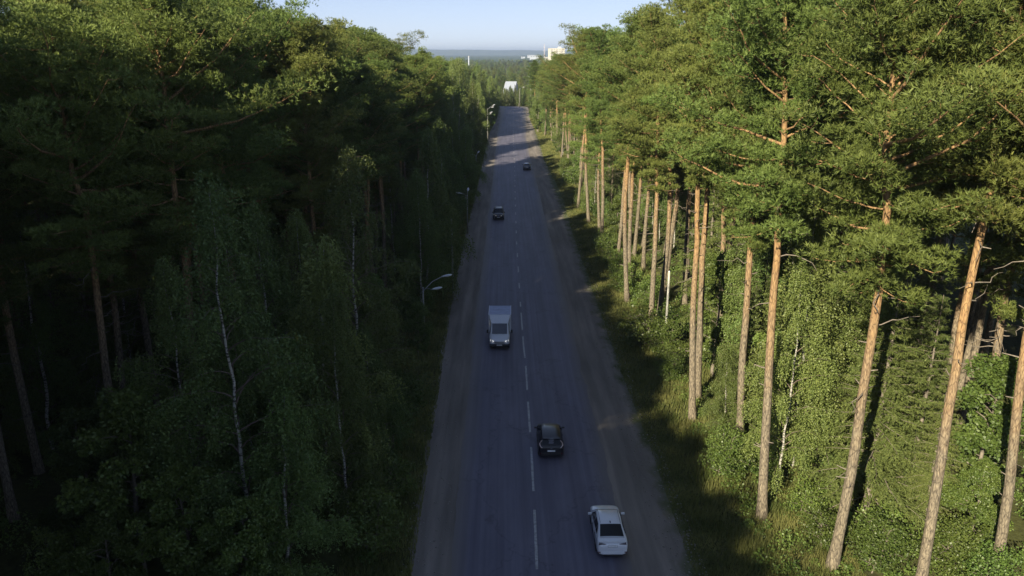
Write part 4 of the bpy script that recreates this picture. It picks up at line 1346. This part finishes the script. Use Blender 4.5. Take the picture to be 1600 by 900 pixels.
# its rear details
for s in (-1, 1):
    bv = BV[sedan.name]
    decal('tail_lamp', sedan, bv, [(s * .33, .855), (s * .84, .97), (s * .83, .79), (s * .42, .815)], (0, 1, -.35), M['smoked_lens'], .014)
    bm = bmesh.new(); add_box(bm, (s * .70, -2.175, .44), (.16, .03, .05)); bm_obj('reflector', bm, M['red_lens'], sedan)
    bm = bmesh.new()
    add_poly(bm, [(s * .44, 2.10, .60), (s * .78, 1.92, .66), (s * .80, 1.80, .74), (s * .56, 2.03, .71)], 0.05, (0, 1, 0))
    bm_obj('headlight', bm, M['chrome'], sedan)
bm = bmesh.new(); add_box(bm, (0, -2.16, .40), (1.30, .10, .14)); add_box(bm, (0, -2.19, .335), (1.1, .06, .03)); bm_obj('rear_bumper', bm, M['white_paint'], sedan, bevel=0.03)
bm = bmesh.new(); add_box(bm, (0, -2.20, .265), (1.0, .05, .10)); bm_obj('bumper_insert', bm, M['plastic'], sedan, bevel=0.02)
bm = bmesh.new(); add_box(bm, (0, -2.105, 1.045), (1.30, .10, .022)); bm_obj('boot_lip', bm, M['white_paint'], sedan, bevel=0.008)
bm = bmesh.new(); add_box(bm, (0, -1.78, 1.118), (1.36, .014, .012)); bm_obj('boot_seam', bm, M['plastic'], sedan)
plate(sedan, (0, -2.178, .80), R(-8))
bm = bmesh.new(); add_poly(bm, [(-.012, -.80, 1.47), (.012, -.80, 1.47), (.008, -.96, 1.56), (-.008, -.96, 1.56)], .02, (0, 1, 0)); add_box(bm, (0, -.84, 1.468), (.05, .16, .03)); bm_obj('roof_antenna', bm, M['plastic'], sedan)
bm = bmesh.new()
for s in (-1, 1): add_box(bm, (s * .555, -.25, 1.468), (.016, 1.35, .014))
bm_obj('roof_gutter', bm, M['plastic'], sedan)
for s in (-1, 1):
    bm = bmesh.new(); add_box(bm, (s * .25, 1.17, 1.0), (.52, .018, .014), Matrix.Rotation(R(s * 7), 3, 'Z')); bm_obj('wiper', bm, M['plastic'], sedan)

# --- black hatchback, seen from behind and above
hatch = make_car('hatchback_car', (*ground_at(859, 697), 0.02), R(0.0), dict(
    paint=M['black_paint'], hw=0.885, belt=0.98, wr=0.32, axles=(-1.22, 1.28), handles=(-0.55, 0.35), seams=(-0.85, 0.05, 0.92), mirror=(0.82, 1.02), front_glass=M['glass'],
    low=[(-2.05, .70, .40, .80, .0), (-2.02, .82, .28, .98, .01), (-1.90, .872, .22, 1.08, .02), (-1.30, .886, .19, 1.06, .02), (-0.3, .886, .18, 1.0, .03), (0.6, .885, .18, .99, .04),
         (1.1, .88, .18, .98, .06), (1.55, .865, .19, .91, .07), (1.85, .81, .22, .80, .05), (2.0, .70, .30, .66, .02), (2.06, .58, .40, .58, .0)],
    cab=[(-1.96, .80, 1.03, .70, 1.06), (-1.60, .84, 1.04, .60, 1.47), (-0.55, .85, 1.02, .63, 1.545), (0.30, .845, 1.0, .60, 1.50), (1.25, .77, .99, .68, 1.02)]))
tag(hatch, 'black hatchback with curved pale tail light strips beside the lane line', 'car')
for s in (-1, 1):
    bv = BV[hatch.name]
    th = np.linspace(-1.0, 1.0, 13)
    T = Tubes(); P_ = []
    for t in th:
        d = Vector((0, 1, -.55)).normalized(); o = Vector((s * (.50 + .27 * math.cos(t * 1.15)), -1.85, 1.08 + .34 * math.sin(t))) - d * 4
        hit = bv.ray_cast(o, d)[0]
        P_.append(hit - d * .02 if hit else o + d * 4)
    T.add(np.array([tuple(p) for p in P_]), 0.040 * (1.08 - 0.6 * np.abs(th)), 6)
    link('tail_lamp', T.mesh('tail_lamp', [M['pink_lens']]), hatch)
    bm = bmesh.new(); add_box(bm, (s * .66, -2.045, .50), (.18, .03, .06)); bm_obj('reflector', bm, M['red_lens'], hatch)
    bm = bmesh.new(); add_poly(bm, [(s * .46, 1.96, .64), (s * .78, 1.76, .72), (s * .80, 1.60, .84), (s * .56, 1.86, .78)], .05, (0, 1, 0.2)); bm_obj('headlight', bm, M['chrome'], hatch)
bm = bmesh.new(); add_poly(bm, [(-.60, -1.58, 1.50), (.60, -1.58, 1.50), (.54, -1.80, 1.475), (-.54, -1.80, 1.475)], .03, (0, 0, -1)); bm_obj('roof_spoiler', bm, M['black_paint'], hatch, bevel=.008)
bm = bmesh.new(); add_box(bm, (.02, -1.815, 1.463), (.26, .012, .02)); bm_obj('brake_lamp', bm, M['chrome'], hatch)
bm = bmesh.new(); add_box(bm, (0, -2.04, .46), (1.36, .10, .24)); bm_obj('rear_bumper', bm, M['plastic'], hatch, bevel=.04)
bm = bmesh.new(); add_box(bm, (0, 0, 0), (1.0, .012, .02)); o = bm_obj('tailgate_seam', bm, M['chrome'], hatch); o.location = (0, -2.045, .98); o.scale = (.30, 1, .6)
bm = bmesh.new()
for i in range(5): add_box(bm, (-.02 + .02 * (i % 2), -1.81 - i * .033 + .0, 1.372 - i * .052 * 0.85), (.36 - .05 * (i % 3), .012, .026))
bm_obj('window_sticker', bm, M['sticker'], hatch)
plate(hatch, (0, -2.085, .70), R(-10))
bm = bmesh.new(); add_box(bm, (0, -1.955, .70), (.6, .24, .18)); bm_obj('plate_recess', bm, M['black_paint'], hatch, bevel=.03)
bm = bmesh.new(); add_cyl(bm, (0, -2.05, .89), (0, -2.085, .892), .045, seg=14); bm_obj('badge', bm, M['chrome'], hatch)
bm = bmesh.new(); add_box(bm, (-.18, -2.02, .995), (.46, .02, .014), Matrix.Rotation(R(8), 3, 'Y')); bm_obj('rear_wiper', bm, M['plastic'], hatch)

# --- black crossover coming towards the camera, headlights on
def front_details(root, mat, yF, lit, zl=.76, grille=True):
    for s in (-1, 1):
        bm = bmesh.new()
        add_poly(bm, [(s * .38, yF - .02, zl - .06), (s * .60, yF - .08, zl - .09), (s * .80, yF - .26, zl + .02), (s * .78, yF - .30, zl + .10), (s * .50, yF - .10, zl + .03)], .06, (0, 1, 0))
        bm_obj('headlight', bm, M['headlight'] if lit else M['chrome'], root, bevel=.008)
        bm = bmesh.new(); add_cyl(bm, (s * .62, yF - .06, .42), (s * .62, yF + .02, .42), .055, seg=12); bm_obj('fog_lamp', bm, M['chrome'], root)
    bm = bmesh.new()
    for i in range(3): add_box(bm, (0, yF + .012, zl - .17 + i * .055), (.72, .03, .022))
    bm_obj('grille', bm, M['plastic'], root)
    bm = bmesh.new(); add_box(bm, (0, yF + .035, zl - .08), (.10, .02, .20)); bm_obj('badge', bm, M['chrome'], root)
    bm = bmesh.new(); add_box(bm, (0, yF - .01, .36), (1.2, .10, .12)); bm_obj('front_bumper', bm, M['plastic'], root, bevel=.03)
    plate(root, (0, yF + .055, .50), R(0), facing=1)

suv = make_car('suv_car', (*ground_at(779, 340.5), 0.02), R(180.5), dict(
    paint=M['black_paint'], hw=0.92, belt=1.03, wr=0.35, axles=(-1.32, 1.32), handles=(-0.55, 0.35), seams=(-0.9, 0.0, 0.9), mirror=(0.85, 1.12),
    low=[(-2.18, .74, .42, .90, .0), (-2.12, .86, .32, 1.05, .01), (-1.95, .90, .26, 1.12, .02), (-1.2, .92, .24, 1.10, .02), (0, .92, .23, 1.07, .03), (0.9, .92, .23, 1.07, .05),
         (1.4, .91, .24, 1.03, .07), (1.85, .87, .27, .95, .06), (2.08, .80, .34, .82, .03), (2.16, .68, .42, .72, .0)],
    cab=[(-2.0, .80, 1.08, .68, 1.12), (-1.62, .86, 1.10, .64, 1.60), (-0.5, .88, 1.08, .66, 1.67), (0.30, .87, 1.07, .63, 1.63), (1.20, .80, 1.06, .72, 1.09)]))
tag(suv, 'black crossover car driving towards the camera with white headlights lit', 'car')
front_details(suv, M['black_paint'], 2.12, True, .80)
bm = bmesh.new()
for s in (-1, 1): add_cyl(bm, (s * .60, -1.4, 1.70), (s * .60, .3, 1.70), .018, seg=8)
bm_obj('roof_rail', bm, M['chrome'], suv)
for s in (-1, 1):
    bm = bmesh.new(); add_poly(bm, [(s * .60, -2.16, .95), (s * .82, -2.06, .98), (s * .80, -2.04, 1.12), (s * .62, -2.13, 1.08)], .04, (0, 1, 0)); bm_obj('tail_lamp', bm, M['red_lens'], suv)

far_car = make_car('saloon_car', (*ground_at(823.2, 264.5), 0.02), R(0), dict(
    paint=M['navy_paint'], hw=0.90, belt=0.98, wr=0.33, axles=(-1.3, 1.34), handles=(-0.6, 0.3), seams=(-0.9, 0.0, 0.9), mirror=(0.8, 1.0),
    low=[(-2.22, .72, .42, .78, .0), (-2.16, .84, .30, .96, .01), (-1.98, .885, .22, 1.09, .02), (-1.2, .90, .2, 1.05, .02), (0, .90, .19, .99, .03), (1.0, .90, .19, .97, .05),
         (1.6, .885, .2, .89, .06), (2.0, .83, .24, .76, .04), (2.2, .66, .36, .60, .0)],
    cab=[(-1.85, .74, 1.06, .64, 1.10), (-1.10, .83, 1.04, .60, 1.44), (-0.2, .85, .99, .62, 1.49), (0.40, .84, .98, .60, 1.45), (1.2, .78, .97, .70, 1.0)]))
tag(far_car, 'small dark car driving away just before the sunlit road patches', 'car')
plate(far_car, (0, -2.215, .78), R(-8))
for s in (-1, 1):
    bm = bmesh.new(); add_poly(bm, [(s * .40, -2.19, .86), (s * .80, -2.08, .88), (s * .82, -2.02, 1.0), (s * .46, -2.16, .98)], .05, (0, 1, 0)); bm_obj('tail_lamp', bm, M['red_lens'], far_car)
bm = bmesh.new(); add_box(bm, (0, -2.19, .42), (1.4, .1, .16)); bm_obj('rear_bumper', bm, M['navy_paint'], far_car, bevel=.03)

# --- box truck, front towards the camera
def box_truck(loc, rz):
    root = empty('box_truck', loc, rz)                   # local +Y is forward
    # cab: bonnet, windscreen, roof
    def sec(y, hw, zb, zt, tw): return (y, [(0, zb), (hw * .92, zb), (hw, zb + .12), (hw, zb + (zt - zb) * .55), (tw + .02, zt - .06), (tw * .92, zt), (0, zt + .03)])
    bm = loft([sec(0.35, .96, .45, 1.24, .94), (sec(1.95, .96, .42, 1.22, .93)), sec(2.45, .94, .40, 1.08, .88), sec(2.72, .86, .42, .94, .80), sec(2.80, .74, .50, .82, .70)])
    body = bm_obj('cab_body', bm, M['cab_paint'], root, smooth=True, bevel=.03)
    cut_arches(body, (2.0,), .34, .96)
    for p in body.data.polygons: p.use_smooth = True
    cabsec = [(0.35, .93, 1.20, .80, 2.12), (0.75, .93, 1.20, .80, 2.15), (1.25, .93, 1.20, .78, 2.10), (1.95, .88, 1.18, .80, 1.24)]
    sec2 = [(y, [(0, zb - .08), (bw * .98, zb - .08), (bw, zb), (tw + .03, zt - .05), (tw * .93, zt), (0, zt + .03)]) for y, bw, zb, tw, zt in cabsec]
    bm_obj('cab_roof', loft(sec2), M['cab_paint'], root, bevel=.025)
    a, c = cabsec[3], cabsec[2]
    pane(root, 'windscreen', [(-a[3] * .93, a[0], a[4]), (a[3] * .93, a[0], a[4]), (c[3] * .93, c[0], c[4]), (-c[3] * .93, c[0], c[4])], M['cab_glass'], (.02, .03), .012, 6, .03)
    for s in (-1, 1):
        pane(root, 'side_window', [(s * .93, .45, 1.24), (s * .93, 1.45, 1.24), (s * .825, 1.20, 2.02), (s * .835, .45, 2.04)], M['glass'], (.05, .05), .008, 2)
        bm = bmesh.new(); add_box(bm, (s * 1.13, 1.62, 1.42), (.16, .10, .34)); m = bm_obj('wing_mirror', bm, M['plastic'], root, bevel=.03)
        bm = bmesh.new(); add_cyl(bm, (s * .92, 1.60, 1.30), (s * 1.10, 1.62, 1.35), .016, seg=8); bm_obj('mirror_arm', bm, M['plastic'], m)
        bm = bmesh.new()
        add_poly(bm, [(s * .50, 2.76, .84), (s * .66, 2.76, .76), (s * .84, 2.66, .80), (s * .86, 2.58, .95), (s * .60, 2.72, .93)], .06, (0, 1, 0))
        bm_obj('headlight', bm, M['headlight'], root, bevel=.01)
        bm = bmesh.new(); add_box(bm, (s * .30, 1.93, 1.27), (.50, .02, .016), Matrix.Rotation(R(5), 3, 'Y')); bm_obj('wiper', bm, M['plastic'], root)
        bm = bmesh.new(); add_box(bm, (s * .972, .62, 1.05), (.03, .16, .04)); bm_obj('door_handle', bm, M['plastic'], root)
    bm = bmesh.new()
    for i in range(3): add_box(bm, (0, 2.805, .66 + i * .07), (.92, .03, .03))
    add_box(bm, (0, 2.785, .73), (1.0, .02, .24))
    bm_obj('grille', bm, M['plastic'], root)
    bm = bmesh.new(); add_box(bm, (0, 2.76, .46), (1.84, .24, .26)); bm_obj('front_bumper', bm, M['plastic'], root, bevel=.06)
    plate(root, (0, 2.90, .52), 0, facing=1)
    bm = bmesh.new(); add_box(bm, (.42, 1.86, 1.262), (.22, .16, .02)); add_box(bm, (-.52, 1.86, 1.262), (.34, .12, .02)); bm_obj('dashboard_paper', bm, M['plate'], root)
    # wind deflector over the cab
    bm = bmesh.new()
    prof = [(-1.0, .28, 2.06), (-1.0, .28, 2.78), (-.80, 1.22, 2.13), (-.80, 1.22, 2.10)]
    L_ = [bm.verts.new(p) for p in [(-1.0, .27, 2.06), (-1.0, .27, 2.60), (-.92, .75, 2.40), (-.80, 1.24, 2.15), (-.80, 1.24, 2.09)]]
    R_ = [bm.verts.new(p) for p in [(1.0, .27, 2.06), (1.0, .27, 2.60), (.92, .75, 2.40), (.80, 1.24, 2.15), (.80, 1.24, 2.09)]]
    bm.faces.new(L_); bm.faces.new(R_[::-1])
    for i in range(5): bm.faces.new((L_[i], L_[(i + 1) % 5], R_[(i + 1) % 5], R_[i]))
    bm_obj('wind_deflector', bm, M['cab_paint'], root, bevel=.05)
    # cargo box
    bm = bmesh.new(); add_box(bm, (0, -1.20, 1.70), (2.12, 2.85, 1.75))
    box = bm_obj('cargo_box', bm, M['box_panel'], root, bevel=.02)
    bm = bmesh.new()
    add_box(bm, (0, -1.20, 2.59), (2.06, 2.79, .03))
    bm_obj('roof_panel', bm, M['box_roof'], box)
    bm = bmesh.new()
    for i in range(6): add_box(bm, (0, -2.45 + i * .5, 2.612), (2.0, .03, .014))
    bm_obj('roof_rib', bm, M['box_roof'], box)
    for s in (-1, 1):
        bm = bmesh.new(); add_box(bm, (s * 1.055, -1.20, 2.59), (.05, 2.89, .06)); bm_obj('edge_rail', bm, M['box_panel'], box, bevel=.008)
    bm = bmesh.new(); add_box(bm, (0, .235, 2.59), (2.16, .05, .06)); bm_obj('edge_rail', bm, M['box_panel'], box, bevel=.008)
    bm = bmesh.new(); add_box(bm, (0, -2.63, 1.7), (.03, .02, 1.6)); bm_obj('door_seam', bm, M['plastic'], box)
    bm = bmesh.new()
    for s in (-1, 1): add_box(bm, (s * .38, -.85, .66), (.10, 3.6, .18))
    for i in range(5): add_box(bm, (0, -2.4 + i * .6, .79), (1.9, .08, .05))
    bm_obj('chassis', bm, M['plastic'], root)
    for s in (-1, 1):
        wheel(root, s * .83, 2.0, .33, .2)
        wheel(root, s * .80, -1.6, .33, .34)
        bm = bmesh.new(); add_box(bm, (s * .8, -2.66, .72), (.22, .05, .10)); bm_obj('tail_lamp', bm, M['red_lens'], root)
    return root
tx, ty = ground_at(780.5, 546)
truck = box_truck((tx, ty + 2.6, 0.02), R(180))
tag(truck, 'pale box truck with grey cab and lit headlights driving towards the camera', 'truck')

# ------------------------------------------------------------------ street lamps and poles
M['concrete'] = simple('pole_concrete', (0.30, 0.29, 0.27), 0.9, noise_amt=0.2, nscale=4)
M['lamp_grey'] = simple('lamp_housing', (0.62, 0.63, 0.66), 0.45)
M['lamp_lens'] = simple('lamp_diffuser', (0.5, 0.5, 0.48), 0.3)
M['galvanised'] = simple('galvanised_tube', (0.42, 0.42, 0.43), 0.5, 0.6)
M['white_pole'] = simple('whitewashed_pole', (0.46, 0.45, 0.41), 0.85, noise_amt=0.15, nscale=3)

def lamp_head(root, p, d):
    """cobra head at p pointing along d"""
    d = Vector(d).normalized()
    sx = Vector((0, 0, 1)).cross(d).normalized(); up = d.cross(sx)
    bm = bmesh.new()
    rings = []
    for t, w, hgt in ((0, .05, .05), (.12, .09, .08), (.38, .17, .13), (.70, .18, .13), (.92, .11, .09), (1.0, .03, .03)):
        ring = []
        for k in range(10):
            a = k * 2 * math.pi / 10
            q = Vector(p) + d * t * 1.0 + sx * math.cos(a) * w + up * (math.sin(a) * hgt * (1.0 if math.sin(a) > 0 else 0.35))
            ring.append(bm.verts.new(q))
        rings.append(ring)
    for a, c in zip(rings[:-1], rings[1:]):
        for k in range(10): bm.faces.new((a[k], a[(k + 1) % 10], c[(k + 1) % 10], c[k]))
    bm.faces.new(rings[0][::-1]); bm.faces.new(rings[-1])
    h = bm_obj('lamp_head', bm, M['lamp_grey'], root, smooth=True)
    bm = bmesh.new()
    c = Vector(p) + d * .60 - up * .055
    vs = bmesh.ops.create_uvsphere(bm, u_segments=10, v_segments=6, radius=1.0)['verts']
    for v in vs: v.co = c + d * v.co.x * .26 + sx * v.co.y * .13 + up * v.co.z * .05
    bm_obj('diffuser', bm, M['lamp_lens'], h)

def street_lamp(x, y, h, arms, label, width=.11, hd=None):
    root = empty('street_lamp', (x, y, zg(x, y)))
    bm = bmesh.new(); add_cyl(bm, (0, 0, -.1), (0, 0, h), width, width * .6, 10); bm_obj('post', bm, M['concrete'], root, smooth=True)
    bm = bmesh.new(); add_cyl(bm, (0, 0, h - .5), (0, 0, h - .42), width * .9, seg=10); add_cyl(bm, (0, 0, h - .12), (0, 0, h - .04), width * .9, seg=10); bm_obj('clamp', bm, M['galvanised'], root)
    for (dx, dy, dz) in arms:
        T = Tubes()
        T.add(np.array([(0, 0, h - .45), (dx * .12, dy * .12, h - .2), (dx * .5, dy * .5, h + dz * .55), (dx, dy, h + dz)]), (.032,) * 4, 8)
        link('lamp_arm', T.mesh('lamp_arm', [M['galvanised']]), root)
        lamp_head(root, (dx, dy, h + dz), hd or (dx * .5, dy * .5, dz * .35))
    tag(root, label, 'street lamp', 'street lamps along the shaded side')
    return root
street_lamp(-8.3, 71.5, 5.6, [(1.70, .9, .75), (.95, -1.3, .15)], 'nearest twin headed street lamp, its post wrapped in leaves', hd=(1, .25, .12))
street_lamp(-6.75, 119.5, 6.0, [(.05, .8, .45), (-.75, -.2, .25)], 'twin headed street lamp on a grey post by the oncoming black car')
street_lamp(-7.6, 170.0, 5.7, [(.30, .9, .45), (-.4, -.4, .25)], 'twin headed street lamp just before the farthest car, shaded by trees')
street_lamp(-7.5, 251.0, 10.2, [(1.5, 1.0, .8), (1.1, -.6, .35)], 'tall twin headed street lamp on the edge of the sunlit shoulder')
street_lamp(-8.3, 262.0, 7.6, [(1.2, .6, .5), (.9, -.6, .2)], 'lower street lamp just behind the tall twin headed one')
street_lamp(-8.9, 236.0, 5.6, [(1.3, .5, .5)], 'short single headed street lamp before the tall twin headed one')
street_lamp(3.9, 414.0, 9.6, [(1.5, -.6, .5)], 'solitary street lamp standing where the road disappears')
street_lamp(9.0, 395.0, 15.0, [(-.6, -1.2, .5)], 'tall street lamp against the birches near the far end of the road')

x, y = ground_at(708, 466)
pl = empty('utility_pole', (x, y, 0))
bm = bmesh.new(); add_cyl(bm, (0, 0, -.1), (0, 0, 9.0), .14, .09, 10); bm_obj('post', bm, M['concrete'], pl, smooth=True)
bm = bmesh.new(); add_cyl(bm, (0, 0, 9.0), (0, 0, 9.08), .10, .07, 10); bm_obj('cap', bm, M['galvanised'], pl)
tag(pl, 'plain grey concrete pole on the shaded shoulder beyond the nearest lamp', 'pole')
x, y = ground_at(1039, 539)
X0, Y0, ln = lean_for(1039, 539, 1046, 420)
pl = empty('concrete_pole', (x, y, 0)); pl.rotation_euler = (0, ln, 0)
bm = bmesh.new(); add_cyl(bm, (0, 0, -.1), (0, 0, 7.2), .12, .09, 10); bm_obj('post', bm, M['white_pole'], pl, smooth=True)
bm = bmesh.new(); add_cyl(bm, (0, 0, 7.2), (0, 0, 7.27), .11, .08, 10); bm_obj('cap', bm, M['galvanised'], pl)
tag(pl, 'white concrete pole standing in front of leafy trees on the sunlit side', 'pole')

# ------------------------------------------------------------------ far buildings
M['white_roof'] = simple('pale_metal_roof', (0.36, 0.39, 0.45), 0.5, noise_amt=0.06, nscale=.3)
M['far_wall'] = simple('pale_wall', (0.46, 0.45, 0.44), 0.9)
M['cream_wall'] = simple('cream_wall', (0.62, 0.58, 0.50), 0.9, noise_amt=0.05, nscale=.1)
M['dark_glass'] = simple('far_window_glass', (0.06, 0.07, 0.09), 0.2)
M['balcony'] = simple('balcony_panel', (0.55, 0.52, 0.46), 0.8)

hx = -1.0; hy = 600.0
hall = empty('warehouse', (hx, hy, zg(hx, hy)), R(-8))
bm = bmesh.new(); add_box(bm, (0, 0, 6.2), (9.0, 20, 12.4)); bm_obj('wall', bm, M['far_wall'], hall)
bm = bmesh.new()
add_poly(bm, [(-4.1, -11.6, 12.6), (4.1, -11.6, 12.6), (4.1, 3, 20.3), (-4.1, 3, 20.3)], .25, (0, 0, 1))
rf = bm_obj('roof', bm, M['white_roof'], hall)
bm = bmesh.new()
for i in range(9): add_box(bm, (-3.9 + i * .97, -4.3, 16.75), (.09, 16.4, .12), Matrix.Rotation(math.atan2(7.7, 14.6), 3, 'X'))
bm_obj('seam', bm, M['white_roof'], rf)
bm = bmesh.new(); add_poly(bm, [(-4.1, 3, 20.25), (4.1, 3, 20.25), (4.1, 11.6, 12.6), (-4.1, 11.6, 12.6)], .25, (0, 0, 1)); bm_obj('rear_roof', bm, M['white_roof'], hall)
bm = bmesh.new()
for s in (-1, 1): add_poly(bm, [(s * 4.4, -11, 12.4), (s * 4.4, 3, 19.9), (s * 4.4, 11, 12.4)], .1, (-s, 0, 0))
bm_obj('gable', bm, M['far_wall'], hall)
for i in range(4):
    bm = bmesh.new(); add_box(bm, (-3.3 + i * 2.2, -10.05, 9.2), (1.3, .12, 1.6)); bm_obj('window', bm, M['dark_glass'], hall)
tag(hall, 'building with a pale pitched metal roof between trees beyond the bend', 'building')

def apartment(x, y, w, d, floors, bays, label, mat='cream_wall'):
    root = empty('apartment_block', (x, y, zg(x, y)), R(12))
    H = floors * 3.0 + 1
    bm = bmesh.new(); add_box(bm, (0, 0, H / 2), (w, d, H)); bm_obj('wall', bm, M[mat], root)
    bm = bmesh.new(); add_box(bm, (0, 0, H + .4), (w + .6, d + .6, .8)); rf = bm_obj('roof', bm, M[mat], root)
    bm = bmesh.new(); add_box(bm, (w * .2, 0, H + 2.1), (5, 5, 2.6)); bm_obj('lift_house', bm, M[mat], rf)
    bm = bmesh.new()
    for f in range(floors):
        for b_ in range(bays):
            add_box(bm, (-w / 2 + (b_ + .5) * w / bays, -d / 2 - .02, 2.2 + f * 3.0), (w / bays * .45, .12, 1.5))
    bm_obj('window', bm, M['dark_glass'], root)['kind'] = 'stuff'
    bm = bmesh.new()
    for f in range(floors):
        for b_ in range(0, bays, 3):
            add_box(bm, (-w / 2 + (b_ + .5) * w / bays, -d / 2 - .6, 1.2 + f * 3.0), (w / bays * .8, 1.2, 1.0))
    bm_obj('balcony', bm, M['balcony'], root)['kind'] = 'stuff'
    tag(root, label, 'building')
apartment(80, 1500, 27, 16, 16, 9, 'cream tower block rising above the treeline on the horizon')
apartment(66, 1520, 14, 14, 11, 5, 'lower pale block in front of the cream tower block', 'far_wall')

def shed(x, y, w, h, label, mat='white_roof'):
    root = empty('industrial_building', (x, y, 0))
    bm = bmesh.new(); add_box(bm, (0, 0, (h - 15) / 2), (w, 40, h + 15)); bm_obj('wall', bm, M[mat], root)
    bm = bmesh.new(); add_box(bm, (0, 0, h + .4), (w + 2, 42, 1.0)); bm_obj('roof', bm, M['white_roof'], root)
    bm = bmesh.new()
    for i in range(int(w / 9)): add_box(bm, (-w / 2 + 5 + i * 9, -20.1, h - 3), (4, .3, 2.0))
    bm_obj('window', bm, M['dark_glass'], root)['kind'] = 'stuff'
    tag(root, label, 'building')
shed(82, 3000, 36, 18, 'long white industrial building on the horizon beside the cream tower block')
shed(48, 3600, 16, 11, 'small white building on the horizon, farthest from the tower block')
shed(92, 3900, 40, 17, 'low white building on the horizon behind the long white one')

mast = empty('lattice_mast', (60.5, 1560, zg(60, 1560)))
bm = bmesh.new()
Hm = 58
for k in range(3):
    a = k * 2.094
    add_cyl(bm, (1.4 * math.cos(a), 1.4 * math.sin(a), 0), (.5 * math.cos(a), .5 * math.sin(a), Hm), .16, .12, 6)
bm_obj('leg', bm, simple('mast_paint_white', (.7, .68, .68), .6), mast)
bm = bmesh.new()
for i in range(28):
    z = i * 2.05; f = 1.4 - .9 * z / Hm; f2 = 1.4 - .9 * (z + 2) / Hm
    for k in range(3):
        a = k * 2.094; c = (k + 1) * 2.094
        add_cyl(bm, (f * math.cos(a), f * math.sin(a), z), (f2 * math.cos(c), f2 * math.sin(c), z + 2), .07, seg=5)
bm_obj('brace', bm, simple('mast_paint_red', (.5, .2, .17), .6), mast)
bm = bmesh.new()
for z in (44, 50): add_cyl(bm, (1.2, 0, z), (1.2, 0, z + 2.4), .35, seg=8); add_cyl(bm, (-1.2, 0, z), (-1.2, 0, z + 2.4), .35, seg=8)
bm_obj('antenna', bm, M['white_roof'], mast)
tag(mast, 'thin lattice radio mast on the horizon beside the cream tower block', 'mast')

ch = empty('chimney', (-79, 1520, zg(0, 1520)))
bm = bmesh.new(); add_cyl(bm, (0, 0, 0), (0, 0, 36), 1.5, 1.0, 14); bm_obj('shaft', bm, M['white_roof'], ch, smooth=True)
bm = bmesh.new(); add_cyl(bm, (0, 0, 35), (0, 0, 36.4), 1.3, 1.3, 14); bm_obj('rim', bm, M['far_wall'], ch)
tag(ch, 'white chimney standing alone above the far forest below the ridge', 'chimney')

# ------------------------------------------------------------------ haze
if HAZE_DENSITY:
    me = bpy.data.meshes.new('haze')
    bm = bmesh.new(); add_box(bm, (0, 6500, 42), (34000, 19000, 116)); bm.to_mesh(me); bm.free()
    hz = link('haze', me)
    hm = bpy.data.materials.new('haze_air'); hm.use_nodes = True
    nt = hm.node_tree
    nt.nodes.remove(nt.nodes['Principled BSDF'])
    pv = nt.nodes.new('ShaderNodeVolumePrincipled')
    pv.inputs['Color'].default_value = (0.62, 0.76, 1.0, 1)
    pv.inputs['Density'].default_value = HAZE_DENSITY
    pv.inputs['Anisotropy'].default_value = 0.2
    nt.links.new(pv.outputs[0], nt.nodes['Material Output'].inputs['Volume'])
    me.materials.append(hm)
    tag(hz, 'thin pale air haze over the whole forest', kind='stuff')
print('TRIS', sum(len(m.loops) - 2 * len(m.polygons) for m in bpy.data.meshes))
print('TREES', len(TREES), 'mass', len(mass_pts), 'far', len(far))
from collections import Counter
print(Counter(t[1] for t in TREES))
